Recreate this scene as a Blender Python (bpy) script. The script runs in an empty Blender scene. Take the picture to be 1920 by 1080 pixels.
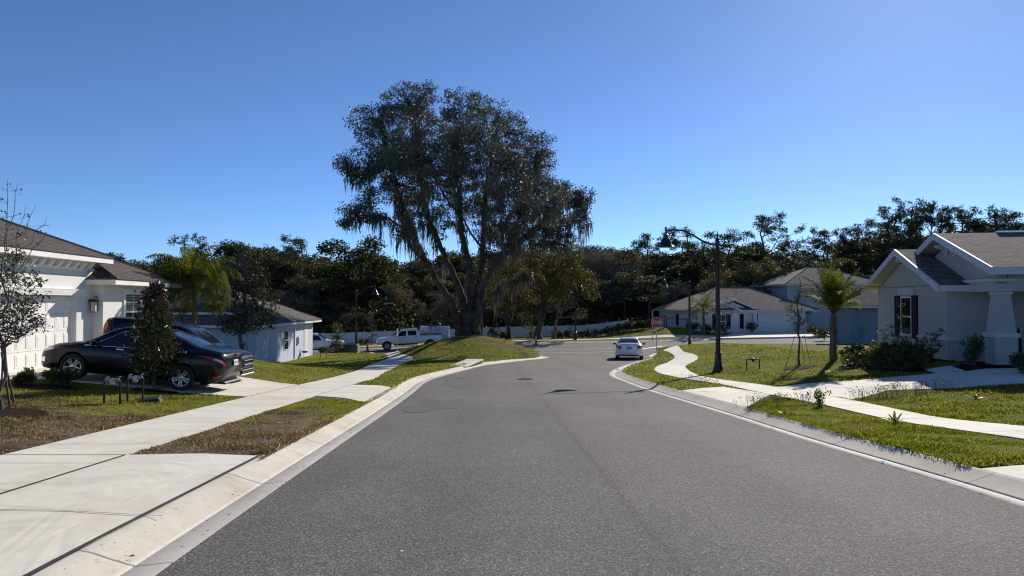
import bpy, bmesh, math, random
import numpy as np
from mathutils import Vector, Matrix

SC = bpy.context.scene
COL = SC.collection
R = math.radians
rng = np.random.default_rng(7)
random.seed(7)

# ------------------------------------------------------------------ camera, sky, sun, exposure
EYE = 1.6
FOC = 26.0
PITCH = 1.157
cam_data = bpy.data.cameras.new('camera')
cam_data.sensor_width = 36.0
cam_data.lens = FOC
cam_data.clip_end = 5000
cam_data.clip_start = 0.05
cam = bpy.data.objects.new('camera', cam_data)
cam.location = (0, 0, EYE)
cam.rotation_euler = (R(90 + PITCH), 0, 0)
COL.objects.link(cam)
SC.camera = cam

SUN_AZ, SUN_EL = 29.5, 27.0          # azimuth from +Y towards +X
world = bpy.data.worlds.new('World')
SC.world = world
world.use_nodes = True
wn = world.node_tree
sky = wn.nodes.new('ShaderNodeTexSky')
sky.sky_type = 'NISHITA'
sky.sun_disc = False
sky.sun_elevation = R(SUN_EL)
sky.sun_rotation = R(SUN_AZ)
sky.altitude = 0
sky.air_density = 0.6
sky.dust_density = 0.09
sky.ozone_density = 7.0
bg = wn.nodes['Background']
bg.inputs['Strength'].default_value = 0.092
wn.links.new(sky.outputs[0], bg.inputs['Color'])

sl = bpy.data.lights.new('sun', 'SUN')
sl.energy = 4.2
sl.angle = R(0.53)
sl.color = (1.0, 0.93, 0.82)
sun = bpy.data.objects.new('sun', sl)
sd = Vector((math.sin(R(SUN_AZ)) * math.cos(R(SUN_EL)), math.cos(R(SUN_AZ)) * math.cos(R(SUN_EL)), math.sin(R(SUN_EL))))
sun.rotation_euler = sd.to_track_quat('Z', 'Y').to_euler()
COL.objects.link(sun)

SC.view_settings.view_transform = 'Standard'
SC.view_settings.look = 'None'
SC.view_settings.exposure = 0.5
SC.view_settings.gamma = 1.0
SC.cycles.filter_width = 1.15
SC.cycles.max_bounces = 6
SC.cycles.transparent_max_bounces = 6

# ------------------------------------------------------------------ scene tree helpers
def tag(o, label=None, cat=None, group=None, kind=None):
    if label: o['label'] = label
    if cat: o['category'] = cat
    if group: o['group'] = group
    if kind: o['kind'] = kind
    return o

def thing(name, label, cat, loc=(0, 0, 0), rz=0.0, group=None):
    o = bpy.data.objects.new(name, None)
    o.empty_display_size = 0.2
    o.location = loc
    o.rotation_euler = (0, 0, rz)
    COL.objects.link(o)
    return tag(o, label, cat, group)

def copy_tree(o, parent=None):
    c = o.copy()
    COL.objects.link(c)
    if parent: c.parent = parent
    for ch in o.children:
        copy_tree(ch, c)
    return c

def fast_mesh(name, V, F, uv=None):
    """V (n,3); F (m,k) index array or list of such arrays"""
    if not isinstance(F, list): F = [F]
    F = [np.asarray(f, dtype=np.int32) for f in F if len(f)]
    me = bpy.data.meshes.new(name)
    V = np.asarray(V, dtype=np.float32)
    me.vertices.add(len(V))
    me.vertices.foreach_set('co', V.ravel())
    loops = np.concatenate([f.ravel() for f in F]) if F else np.zeros(0, np.int32)
    tot = np.concatenate([np.full(len(f), f.shape[1], np.int32) for f in F])
    start = np.concatenate([[0], np.cumsum(tot)[:-1]]).astype(np.int32)
    me.loops.add(len(loops))
    me.loops.foreach_set('vertex_index', loops)
    me.polygons.add(len(tot))
    me.polygons.foreach_set('loop_start', start)
    me.polygons.foreach_set('loop_total', tot)
    me.update(calc_edges=True)
    return me

def put(name, me, mats, parent=None, smooth=False, kind=None):
    o = bpy.data.objects.new(name, me)
    COL.objects.link(o)
    if not isinstance(mats, (list, tuple)): mats = [mats]
    for m in mats: me.materials.append(m)
    if smooth: me.polygons.foreach_set('use_smooth', np.ones(len(me.polygons), dtype=bool))
    if parent: o.parent = parent
    if kind: o['kind'] = kind
    return o

def slope_uv(me):
    """uv in metres: u along the level direction of each face, v up its slope"""
    uvl = me.uv_layers.new(name='UVMap')
    n = len(me.loops)
    uv = np.zeros((n, 2), np.float32)
    for p in me.polygons:
        nn = p.normal
        u = Vector((0, 0, 1)).cross(nn)
        if u.length < 1e-4: u = Vector((1, 0, 0))
        u.normalize(); v = nn.cross(u)
        for li in p.loop_indices:
            c = me.vertices[me.loops[li].vertex_index].co
            uv[li] = (c.dot(u), c.dot(v))
    uvl.data.foreach_set('uv', uv.ravel())

class MB:
    """collects simple solids; build() links them as ONE mesh object"""
    def __init__(s): s.v = []; s.f = []; s.m = []; s.mi = 0
    def add(s, vs, fs, mi=None):
        b = len(s.v)
        s.v += [tuple(p) for p in vs]
        for f in fs:
            s.f.append([i + b for i in f]); s.m.append(s.mi if mi is None else mi)
        return s
    def box(s, x0, x1, y0, y1, z0, z1, M=None, mi=None):
        vs = [Vector((x, y, z)) for z in (z0, z1) for y in (y0, y1) for x in (x0, x1)]
        if M is not None: vs = [M @ v for v in vs]
        return s.add(vs, [(0, 2, 3, 1), (4, 5, 7, 6), (0, 1, 5, 4), (2, 6, 7, 3), (0, 4, 6, 2), (1, 3, 7, 5)], mi)
    def prism(s, poly, d, mi=None):
        """poly: 3D points (planar), d: extrusion vector"""
        n = len(poly); d = Vector(d)
        p = [Vector(q) for q in poly]
        vs = p + [q + d for q in p]
        fs = [tuple(range(n - 1, -1, -1)), tuple(range(n, 2 * n))]
        for i in range(n):
            j = (i + 1) % n
            fs.append((i, j, j + n, i + n))
        return s.add(vs, fs, mi)
    def tube(s, pts, rad, n=8, cap=True, mi=None):
        pts = [Vector(p) for p in pts]
        if not isinstance(rad, (list, tuple, np.ndarray)): rad = [rad] * len(pts)
        vs = []; fs = []; prev = None
        for i, p in enumerate(pts):
            t = (pts[min(i + 1, len(pts) - 1)] - pts[max(i - 1, 0)])
            if t.length < 1e-9: t = Vector((0, 0, 1))
            t.normalize()
            if prev is None:
                a = t.orthogonal().normalized()
            else:
                a = prev - t * prev.dot(t)
                a = a.normalized() if a.length > 1e-6 else t.orthogonal().normalized()
            prev = a; b = t.cross(a)
            for k in range(n):
                an = 2 * math.pi * k / n
                vs.append(p + (a * math.cos(an) + b * math.sin(an)) * rad[i])
        for i in range(len(pts) - 1):
            for k in range(n):
                k2 = (k + 1) % n
                fs.append((i * n + k, i * n + k2, (i + 1) * n + k2, (i + 1) * n + k))
        if cap:
            fs.append(tuple(range(n - 1, -1, -1)))
            fs.append(tuple((len(pts) - 1) * n + k for k in range(n)))
        return s.add(vs, fs, mi)
    def lathe(s, prof, c=(0, 0, 0), n=16, M=None, mi=None, cap=True):
        """prof: (r, z) pairs turned about z"""
        vs = []; fs = []
        for r, z in prof:
            for k in range(n):
                a = 2 * math.pi * k / n
                v = Vector((c[0] + r * math.cos(a), c[1] + r * math.sin(a), c[2] + z))
                vs.append(M @ v if M is not None else v)
        for i in range(len(prof) - 1):
            for k in range(n):
                k2 = (k + 1) % n
                fs.append((i * n + k, i * n + k2, (i + 1) * n + k2, (i + 1) * n + k))
        if cap:
            fs.append(tuple(range(n - 1, -1, -1)))
            fs.append(tuple((len(prof) - 1) * n + k for k in range(n)))
        return s.add(vs, fs, mi)
    def ball(s, c, r, n=10, sz=1.0, mi=None):
        prof = [(max(1e-3, r * math.sin(math.pi * i / 8)), -r * sz * math.cos(math.pi * i / 8)) for i in range(9)]
        return s.lathe(prof, c, n, mi=mi)
    def build(s, name, mats, parent=None, smooth=False, uv=False, bevel=0, kind=None, seg=1):
        me = bpy.data.meshes.new(name)
        me.from_pydata(s.v, [], s.f)
        if bevel:
            bm = bmesh.new(); bm.from_mesh(me)
            es = [e for e in bm.edges if len(e.link_faces) == 2 and e.calc_face_angle(0) > 0.5]
            bmesh.ops.bevel(bm, geom=es, offset=bevel, segments=seg, affect='EDGES', profile=0.6, clamp_overlap=True)
            bmesh.ops.recalc_face_normals(bm, faces=bm.faces)
            bm.to_mesh(me); bm.free()
        else:
            if any(s.m): me.polygons.foreach_set('material_index', np.array(s.m, np.int32))
        me.update()
        if uv: slope_uv(me)
        o = put(name, me, mats, parent, False, kind)
        if smooth:
            me.polygons.foreach_set('use_smooth', np.ones(len(me.polygons), dtype=bool))
            me.set_sharp_from_angle(angle=R(38))
        return o

def text_mesh(body, size, extrude=0.002):
    cu = bpy.data.curves.new('lettering', 'FONT')
    cu.body = body; cu.size = size; cu.align_x = 'CENTER'; cu.align_y = 'CENTER'; cu.extrude = extrude
    cu.offset = size * 0.004
    o = bpy.data.objects.new('lettering', cu)
    COL.objects.link(o)
    dg = bpy.context.evaluated_depsgraph_get()
    me = bpy.data.meshes.new_from_object(o.evaluated_get(dg))
    bpy.data.objects.remove(o); bpy.data.curves.remove(cu)
    return me

# ------------------------------------------------------------------ materials
def srgb(r, g, b):
    f = lambda c: (c / 12.92 if c <= 0.04045 else ((c + 0.055) / 1.055) ** 2.4)
    return (f(r / 255), f(g / 255), f(b / 255), 1)

class NT:
    def __init__(s, name):
        s.m = bpy.data.materials.new(name); s.m.use_nodes = True
        s.t = s.m.node_tree; s.t.nodes.clear()
        s.out = s.N('ShaderNodeOutputMaterial')
    def N(s, ty, **kw):
        n = s.t.nodes.new(ty)
        for k, v in kw.items(): setattr(n, k, v)
        return n
    def L(s, a, b): s.t.links.new(a, b)
    def val(s, sock, v):
        if hasattr(v, 'is_linked') or hasattr(v, 'links'): s.L(v, sock)
        else: sock.default_value = v
    def math(s, op, a, b=0.0, clamp=False):
        n = s.N('ShaderNodeMath', operation=op, use_clamp=clamp)
        s.val(n.inputs[0], a); s.val(n.inputs[1], b)
        return n.outputs[0]
    def noise(s, vec, scale, detail=3.0, rough=0.55, dist=0.0):
        n = s.N('ShaderNodeTexNoise'); n.inputs['Scale'].default_value = scale
        n.inputs['Detail'].default_value = detail; n.inputs['Roughness'].default_value = rough
        n.inputs['Distortion'].default_value = dist
        if vec is not None: s.L(vec, n.inputs['Vector'])
        return n.outputs['Fac']
    def ramp(s, fac, stops):
        n = s.N('ShaderNodeValToRGB'); e = n.color_ramp.elements
        while len(e) > len(stops): e.remove(e[-1])
        while len(e) < len(stops): e.new(0.5)
        for el, (p, c) in zip(e, stops):
            el.position = p; el.color = c if len(c) == 4 else (*c, 1)
        s.L(fac, n.inputs[0]); return n.outputs[0]
    def mix(s, fac, a, b, blend='MIX'):
        n = s.N('ShaderNodeMix', data_type='RGBA', blend_type=blend)
        s.val(n.inputs[0], fac); s.val(n.inputs[6], a); s.val(n.inputs[7], b)
        return n.outputs[2]
    def map(s, fac, a, b, c, d):
        n = s.N('ShaderNodeMapRange'); n.inputs[1].default_value = a; n.inputs[2].default_value = b
        n.inputs[3].default_value = c; n.inputs[4].default_value = d; s.L(fac, n.inputs[0]); return n.outputs[0]
    def pos(s): return s.N('ShaderNodeNewGeometry').outputs['Position']
    def obj(s): return s.N('ShaderNodeTexCoord').outputs['Object']
    def uv(s): return s.N('ShaderNodeTexCoord').outputs['UV']
    def bump(s, h, strength, dist=0.01):
        n = s.N('ShaderNodeBump'); n.inputs['Strength'].default_value = strength
        n.inputs['Distance'].default_value = dist; s.L(h, n.inputs['Height']); return n.outputs[0]
    def bsdf(s, color, rough=0.8, metal=0.0, spec=0.5, normal=None, coat=0.0, **kw):
        p = s.N('ShaderNodeBsdfPrincipled')
        s.val(p.inputs['Base Color'], color); s.val(p.inputs['Roughness'], rough)
        p.inputs['Metallic'].default_value = metal
        p.inputs['Specular IOR Level'].default_value = spec
        p.inputs['Coat Weight'].default_value = coat
        p.inputs['Coat Roughness'].default_value = 0.03
        for k, v in kw.items(): s.val(p.inputs[k.replace('_', ' ')], v)
        if normal is not None: s.L(normal, p.inputs['Normal'])
        s.L(p.outputs[0], s.out.inputs[0])
        return p

def c4(c): return c if len(c) == 4 else (*c, 1)
def plain(name, col, rough=0.6, metal=0.0, spec=0.5, var=0.06, scale=3.0, bump=0.0, bscale=60, coat=0.0):
    t = NT(name); o = t.obj()
    c = c4(col)
    n = t.noise(o, scale, 4)
    d = tuple(max(0, k * (1 - var * 2)) for k in c[:3]) + (1,)
    l = tuple(min(1, k * (1 + var)) for k in c[:3]) + (1,)
    colr = t.ramp(n, [(0.3, d), (0.7, l)])
    nm = t.bump(t.noise(o, bscale, 3), bump, 0.01) if bump else None
    t.bsdf(colr, rough, metal, spec, nm, coat)
    return t.m

def leaf_mat(name, cols, trans=0.25, rough=0.55, noise_scale=0.35, spec=0.2, tint=(1.35, 1.35, 0.6, 1)):
    """per-leaf random colour drifting over the crown; some light passes through"""
    t = NT(name)
    g = t.N('ShaderNodeNewGeometry')
    oi = t.N('ShaderNodeObjectInfo')
    n = t.noise(g.outputs['Position'], noise_scale, 2)
    f = t.math('ADD', t.math('MULTIPLY', g.outputs['Random Per Island'], 0.45), t.math('MULTIPLY', n, 0.75))
    f = t.math('ADD', f, t.math('MULTIPLY', t.math('SUBTRACT', oi.outputs['Random'], 0.5), 0.25))
    k = len(cols)
    col = t.ramp(f, [(0.2 + 0.7 * i / (k - 1), c4(c)) for i, c in enumerate(cols)])
    p = t.N('ShaderNodeBsdfPrincipled'); t.L(col, p.inputs['Base Color'])
    p.inputs['Roughness'].default_value = rough
    p.inputs['Specular IOR Level'].default_value = spec
    tr = t.N('ShaderNodeBsdfTranslucent')
    c2 = t.mix(1.0, col, tint, 'MULTIPLY'); t.L(c2, tr.inputs['Color'])
    mx = t.N('ShaderNodeMixShader'); mx.inputs[0].default_value = trans
    t.L(p.outputs[0], mx.inputs[1]); t.L(tr.outputs[0], mx.inputs[2])
    t.L(mx.outputs[0], t.out.inputs[0])
    return t.m

def stucco(name, col):
    t = NT(name); o = t.obj()
    a = t.noise(o, 0.9, 5, 0.6); b = t.noise(o, 55, 3)
    c = c4(col)
    colr = t.ramp(a, [(0.3, tuple(k * 0.90 for k in c[:3])), (0.65, c)])
    t.bsdf(colr, 0.9, spec=0.2, normal=t.bump(b, 0.35, 0.008))
    return t.m

def shingle(name, c1, c2, c3):
    t = NT(name); uv = t.uv()
    br = t.N('ShaderNodeTexBrick'); t.L(uv, br.inputs['Vector'])
    br.offset = 0.5
    br.inputs['Scale'].default_value = 1.0
    br.inputs['Brick Width'].default_value = 0.32; br.inputs['Row Height'].default_value = 0.15
    br.inputs['Mortar Size'].default_value = 0.012; br.inputs['Mortar Smooth'].default_value = 0.3
    br.inputs['Color1'].default_value = c4(c1); br.inputs['Color2'].default_value = c4(c2); br.inputs['Mortar'].default_value = c4(c3)
    n = t.noise(uv, 9, 4, 0.7)
    col = t.mix(0.5, br.outputs[0], t.ramp(n, [(0.3, (0.35, 0.35, 0.35)), (0.75, (1.5, 1.5, 1.5))]), 'MULTIPLY')
    hgt = t.math('SUBTRACT', 1.0, br.outputs['Fac'])
    t.bsdf(col, 0.95, spec=0.15, normal=t.bump(hgt, 0.7, 0.02))
    return t.m

M = {}
M['white_trim'] = plain('white_trim', (0.78, 0.77, 0.74), 0.55, var=0.04)
M['white_stucco'] = stucco('white_stucco', (0.74, 0.73, 0.71))
M['grey_stucco'] = stucco('grey_stucco', (0.47, 0.465, 0.45))
M['light_trim'] = plain('light_trim', (0.58, 0.59, 0.61), 0.6, var=0.05)
M['blue_stucco'] = stucco('blue_stucco', (0.19, 0.27, 0.31))
M['bluish_stucco'] = stucco('bluish_stucco', (0.55, 0.60, 0.70))
M['pale_stucco'] = stucco('pale_stucco', (0.74, 0.71, 0.67))
M['grey_siding'] = stucco('grey_siding', (0.44, 0.46, 0.50))
M['roof_brown'] = shingle('roof_brown', (0.095, 0.08, 0.07), (0.13, 0.112, 0.098), (0.045, 0.04, 0.037))
M['roof_tan'] = shingle('roof_tan', (0.15, 0.12, 0.098), (0.27, 0.225, 0.185), (0.05, 0.045, 0.04))
M['roof_grey'] = shingle('roof_grey', (0.11, 0.105, 0.10), (0.17, 0.16, 0.15), (0.05, 0.05, 0.05))
M['dark_paint'] = plain('dark_paint', (0.008, 0.013, 0.026), 0.7, spec=0.15)
M['black_metal'] = plain('black_metal', (0.012, 0.012, 0.014), 0.35, spec=0.5)
M['galv'] = plain('galvanised_metal', (0.42, 0.42, 0.42), 0.4, metal=0.7)
M['chrome'] = plain('chrome', (0.75, 0.76, 0.78), 0.12, metal=1.0, var=0.0)
M['alloy'] = plain('alloy', (0.50, 0.51, 0.53), 0.3, metal=0.85, var=0.02)
M['rubber'] = plain('rubber', (0.018, 0.018, 0.018), 0.8)
M['black_plastic'] = plain('black_plastic', (0.02, 0.02, 0.022), 0.55)
M['grey_plastic'] = plain('grey_plastic', (0.09, 0.09, 0.095), 0.5)
M['glass'] = plain('window_glass', (0.015, 0.02, 0.022), 0.04, spec=0.8, var=0.0)
M['car_glass'] = plain('car_glass', (0.012, 0.016, 0.02), 0.03, spec=0.7, var=0.0)
M['black_car'] = plain('black_car_paint', (0.003, 0.0045, 0.008), 0.25, spec=0.2, coat=0.32, var=0.0)
M['white_car'] = plain('white_car_paint', (0.83, 0.83, 0.83), 0.35, coat=0.8, var=0.01)
M['red_lens'] = plain('red_lens', (0.42, 0.012, 0.015), 0.12, coat=0.6, var=0.0)
M['clear_lens'] = plain('clear_lens', (0.62, 0.63, 0.64), 0.1, metal=0.3, var=0.0)
M['amber_lens'] = plain('amber_lens', (0.55, 0.10, 0.02), 0.15, var=0.0)
M['plate'] = plain('plate_white', (0.70, 0.70, 0.68), 0.4, var=0.0)
M['sign_red'] = plain('sign_red', (0.40, 0.006, 0.012), 0.4, var=0.03)
M['sign_white'] = plain('sign_white', (0.78, 0.78, 0.78), 0.4, var=0.0)
M['orange'] = plain('cone_orange', (0.75, 0.07, 0.02), 0.5)
M['utility_green'] = plain('utility_green', (0.020, 0.045, 0.035), 0.5)
M['vinyl'] = plain('white_vinyl', (0.62, 0.64, 0.68), 0.45, var=0.03)
M['wood'] = plain('stake_wood', (0.10, 0.075, 0.055), 0.85)
M['moss_grey'] = leaf_mat('spanish_moss', [(0.06, 0.054, 0.046), (0.12, 0.108, 0.092), (0.18, 0.165, 0.142)], 0.25, 1.0, 0.5, 0.02, (1.1, 1.03, 0.95, 1))
M['bark_oak'] = plain('bark_oak', (0.095, 0.078, 0.062), 0.95, var=0.35, scale=2.5, bump=0.8, bscale=9, spec=0.1)
M['bark_grey'] = plain('bark_grey', (0.16, 0.145, 0.13), 0.95, var=0.3, scale=4, bump=0.6, bscale=14, spec=0.1)
M['bark_pine'] = plain('bark_pine', (0.10, 0.07, 0.055), 0.95, var=0.3, scale=3, bump=0.6, bscale=12, spec=0.1)
M['palm_trunk'] = plain('palm_trunk', (0.17, 0.13, 0.095), 0.95, var=0.3, scale=7, bump=0.8, bscale=18, spec=0.1)
M['mulch'] = plain('mulch', (0.035, 0.022, 0.016), 1.0, var=0.5, scale=18, bump=1.0, bscale=45, spec=0.05)
M['interior'] = plain('dim_room', (0.05, 0.055, 0.05), 0.9)
M['blind'] = plain('blind_slat', (0.30, 0.34, 0.30), 0.7)
M['opening_shade'] = plain('shade_of_openings', (0.006, 0.006, 0.006), 0.95)  # near-black colour painted in for the shade inside openings
# ------------------------------------------------------------------ terrain: the street falls away at about 4 %
def sstep(a, b, x):
    t = np.clip((np.asarray(x, float) - a) / (b - a), 0, 1)
    return t * t * (3 - 2 * t)

def base(x, y):
    """level of the street plane"""
    x = np.asarray(x, float); y = np.asarray(y, float)
    t = np.clip(y - 48, 0, 18)
    p = -0.0425 * np.minimum(y, 48) - 0.0425 * (t - t * t / 36)
    xx = np.clip(x, -40, 45)
    tilt = np.where(xx < 0, 0.035 * xx, 0.018 * xx)
    return p + tilt * sstep(48, 66, y)

LY = [-20, 8, 14, 28.5, 33, 42, 56, 62]
LZ = [0.0, -.22, -.33, -.36, -1.0, -2.12, -2.2, -2.75]
RY = [-20, 8, 12, 31, 34, 40, 50, 58, 64, 70, 76, 84, 100]
RZ = [.1, -.2, -.3, -.38, -.75, -.95, -1.15, -1.7, -2.1, -2.0, -1.95, -1.75, -1.7]

def lawn(x, y):
    x = np.asarray(x, float); y = np.asarray(y, float)
    b = base(x, y) + 0.03
    l = np.interp(y, LY, LZ); r = np.interp(y, RY, RZ)
    fl = np.clip((-6.7 - x) / 5.0, 0, 1) * (1 - sstep(58, 63, y))
    fl = fl * fl * (3 - 2 * fl) * 0.5 + fl * 0.5
    wr = np.where(y > 66, 1.0, 1 - sstep(57, 63, y)) * np.where(y > 66, sstep(75, 83, y), 1)
    fr = np.clip((x - np.where(y > 60, 14, 8.4)) / 5.2, 0, 1) * wr
    h = b + fl * (l - b) + fr * (r - b)
    # the grassed berm under the big oak
    dx = (x + 2.7) / np.where(x < -2.7, 8.0, 6.3); dy = (y - 53.0) / 8.5
    h = h + 1.42 * (1 - sstep(0.05, 1.0, np.sqrt(dx * dx + dy * dy)))
    # a bank rising by the black fence across the junction
    q = np.sqrt(((x - 15.5) / 8) ** 2 + ((y - 84) / 7.5) ** 2)
    h = h + 0.75 * (1 - sstep(0.1, 1.0, q))
    return h

def pix(px, py, hf=None, y0=3.0, y1=150.0):
    """point of the ground seen at a photo pixel (1920 wide)"""
    hf = hf or lawn
    f = 1920 * FOC / 36
    d = Vector(((px - 960) / f, 1, -(py - 540) / f))
    d.rotate(Matrix.Rotation(R(PITCH), 3, 'X'))
    Y = np.arange(y0, y1, 0.02)
    X = d.x / d.y * Y; Z = EYE + d.z / d.y * Y
    k = np.argmax(Z < hf(X, Y))
    return (float(X[k]), float(Y[k]))

def ray_at(px, py, Y):
    f = 1920 * FOC / 36
    d = Vector(((px - 960) / f, 1, -(py - 540) / f))
    d.rotate(Matrix.Rotation(R(PITCH), 3, 'X'))
    return Vector((d.x / d.y * Y, Y, EYE + d.z / d.y * Y))

def ground_pt(px, py):
    x, y = pix(px, py)
    return Vector((x, y, float(lawn(x, y))))

def smooth_line(pts, step=0.35):
    """Catmull-Rom through 2D points, resampled"""
    P = np.array(pts, float)
    P = np.vstack([2 * P[0] - P[1], P, 2 * P[-1] - P[-2]])
    out = []
    for i in range(1, len(P) - 2):
        n = max(2, int(np.linalg.norm(P[i + 1] - P[i]) / step))
        t = np.linspace(0, 1, n, endpoint=False)[:, None]
        a, b, c, d = P[i - 1], P[i], P[i + 1], P[i + 2]
        m1 = (c - a) * 0.5; m2 = (d - b) * 0.5
        L = np.linalg.norm(c - b)
        for m in (m1, m2):
            k = np.linalg.norm(m)
            if k > L: m *= L / k
        out.append((2 * t**3 - 3 * t**2 + 1) * b + (t**3 - 2 * t**2 + t) * m1 + (-2 * t**3 + 3 * t**2) * c + (t**3 - t**2) * m2)
    out.append(P[-2][None])
    return np.vstack(out)

roadlvl = lambda x, y: base(x, y) - 0.09
left_edge = [(-2.25, -8), (-2.3, 2)] + [pix(a, b, roadlvl) for a, b in
    [(290, 1080), (640, 832), (715, 780), (770, 740), (800, 716), (832, 705), (874, 694), (912, 685), (960, 679), (992, 675.5)]] + \
    [(2.2, 51.0), (2.6, 53.6), (1.6, 56.6), (-2.5, 60.2), (-9, 62.3), (-40, 64.0)]
right_edge = [(5.0, -8), (4.95, 2)] + [pix(a, b, roadlvl) for a, b in
    [(1920, 952), (1500, 823), (1355, 776), (1225, 736), (1180, 720), (1146, 706), (1143, 699), (1156, 691), (1186, 681), (1214, 673.5)]] + \
    [(9.7, 51.5), (10.2, 55.0), (12.0, 59.0), (16, 62.2), (24, 64.4), (60, 67)]
LE = smooth_line(left_edge); RE = smooth_line(right_edge)
far_edge = np.array([(-40, 72.6), (60, 76.8)])
FE = smooth_line(far_edge, 1.0)
ROAD = np.vstack([LE[::-1], RE[::1], FE[::-1]])       # closed outline (clockwise or not does not matter)

def in_poly(P, x, y):
    x = np.asarray(x, float); y = np.asarray(y, float)
    ins = np.zeros(x.shape, bool)
    n = len(P)
    for i in range(n):
        x1, y1 = P[i]; x2, y2 = P[(i + 1) % n]
        if y1 == y2: continue
        c = ((y1 > y) != (y2 > y)) & (x < (x2 - x1) * (y - y1) / (y2 - y1) + x1)
        ins ^= c
    return ins

def seg_dist(P, x, y, closed=False):
    x = np.asarray(x, float); y = np.asarray(y, float)
    d = np.full(x.shape, 1e9)
    n = len(P)
    for i in range(n if closed else n - 1):
        a = P[i]; b = P[(i + 1) % n]
        ab = b - a; L2 = ab @ ab
        if L2 < 1e-12: continue
        t = np.clip(((x - a[0]) * ab[0] + (y - a[1]) * ab[1]) / L2, 0, 1)
        d = np.minimum(d, np.hypot(x - a[0] - t * ab[0], y - a[1] - t * ab[1]))
    return d

EDGES_COARSE = [LE[::2], RE[::2], FE[::4]]
def road_sd(x, y):
    """distance from the asphalt edge, negative on the asphalt"""
    d = np.minimum(np.minimum(seg_dist(LE, x, y), seg_dist(RE, x, y)), seg_dist(FE, x, y))
    return np.where(in_poly(ROAD, x, y), -d, d)

def grid_mesh(name, xs, ys, zf, keep=None):
    X, Y = np.meshgrid(xs, ys)
    Z = zf(X, Y)
    nx, ny = len(xs), len(ys)
    V = np.stack([X.ravel(), Y.ravel(), Z.ravel()], 1)
    i = np.arange((ny - 1) * (nx - 1)); r = i // (nx - 1); c = i % (nx - 1)
    a = r * nx + c
    F = np.stack([a, a + 1, a + nx + 1, a + nx], 1)
    if keep is not None:
        cx = 0.5 * (xs[:-1] + xs[1:]); cy = 0.5 * (ys[:-1] + ys[1:])
        CX, CY = np.meshgrid(cx, cy)
        F = F[keep(CX, CY).ravel()]
        used = np.unique(F); m = np.zeros(len(V), np.int64); m[used] = np.arange(len(used))
        V = V[used]; F = m[F]
    return fast_mesh(name, V, F)

# ---- materials of the ground
def grass_nodes(t, blades):
    g = t.N('ShaderNodeNewGeometry'); P = g.outputs['Position']
    sx = t.N('ShaderNodeSeparateXYZ'); t.L(P, sx.inputs[0])
    n1 = t.noise(P, 0.55, 4, 0.6); n2 = t.noise(P, 2.6, 4, 0.65); n3 = t.noise(P, 16, 3, 0.6)
    f = t.math('ADD', t.math('MULTIPLY', n1, 0.45), t.math('MULTIPLY', n2, 0.55))
    green = t.ramp(f, [(0.30, (0.085, 0.105, 0.018)), (0.44, (0.160, 0.172, 0.030)), (0.57, (0.235, 0.225, 0.048)), (0.70, (0.28, 0.21, 0.085))])
    brown = t.ramp(f, [(0.30, (0.095, 0.052, 0.040)), (0.44, (0.15, 0.100, 0.075)), (0.55, (0.23, 0.180, 0.135)), (0.65, (0.13, 0.085, 0.06)), (0.78, (0.13, 0.14, 0.045))])
    if blades:
        rnd = g.outputs['Random Per Island']
        green = t.mix(1.0, green, t.ramp(rnd, [(0.0, (0.5, 0.55, 0.4)), (0.5, (1.0, 1.05, 0.9)), (0.85, (1.5, 1.45, 1.0)), (1.0, (1.9, 1.55, 1.25))]), 'MULTIPLY')
        brown = t.mix(1.0, brown, t.ramp(rnd, [(0.0, (0.4, 0.4, 0.4)), (0.6, (1.1, 1.0, 0.95)), (0.88, (1.5, 1.4, 1.3)), (1.0, (3.2, 3.2, 3.0))]), 'MULTIPLY')
    # dead, brown turf near the corner on the left side
    yy = t.math('ADD', sx.outputs[1], t.math('MULTIPLY', t.math('SUBTRACT', n1, 0.5), 9.0))
    yy = t.math('ADD', yy, t.math('MULTIPLY', t.math('SUBTRACT', n2, 0.5), 8.0))
    dead = t.math('MULTIPLY', t.map(yy, 13.2, 16.0, 1, 0), t.map(sx.outputs[0], -1, 0, 1, 0))
    # bare earth on the shoulder of the berm
    vd = t.N('ShaderNodeVectorMath', operation='DISTANCE'); t.L(P, vd.inputs[0]); vd.inputs[1].default_value = (-0.2, 51.2, -1.3)
    bare = t.map(t.math('ADD', vd.outputs['Value'], t.math('MULTIPLY', t.math('SUBTRACT', n2, 0.5), 4.0)), 1.2, 2.8, 0.6, 0)
    dead = t.math('MAXIMUM', dead, bare)
    return t.mix(dead, green, brown), n3

t = NT('lawn'); col, n3 = grass_nodes(t, False)
col = t.mix(0.8, col, t.ramp(n3, [(0.3, (0.35, 0.35, 0.35)), (0.7, (1.15, 1.15, 1.15))]), 'MULTIPLY')
t.bsdf(col, 1.0, spec=0.05, normal=t.bump(n3, 1.0, 0.06)); M['lawn'] = t.m
t = NT('grass_blade'); col, n3 = grass_nodes(t, True)
p = t.bsdf(col, 0.6, spec=0.25)
tr = t.N('ShaderNodeBsdfTranslucent'); t.L(t.mix(1.0, col, (1.15, 1.22, 0.72, 1), 'MULTIPLY'), tr.inputs['Color'])
mx = t.N('ShaderNodeMixShader'); mx.inputs[0].default_value = 0.5
t.L(p.outputs[0], mx.inputs[1]); t.L(tr.outputs[0], mx.inputs[2]); t.L(mx.outputs[0], t.out.inputs[0]); M['blade'] = t.m

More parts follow.
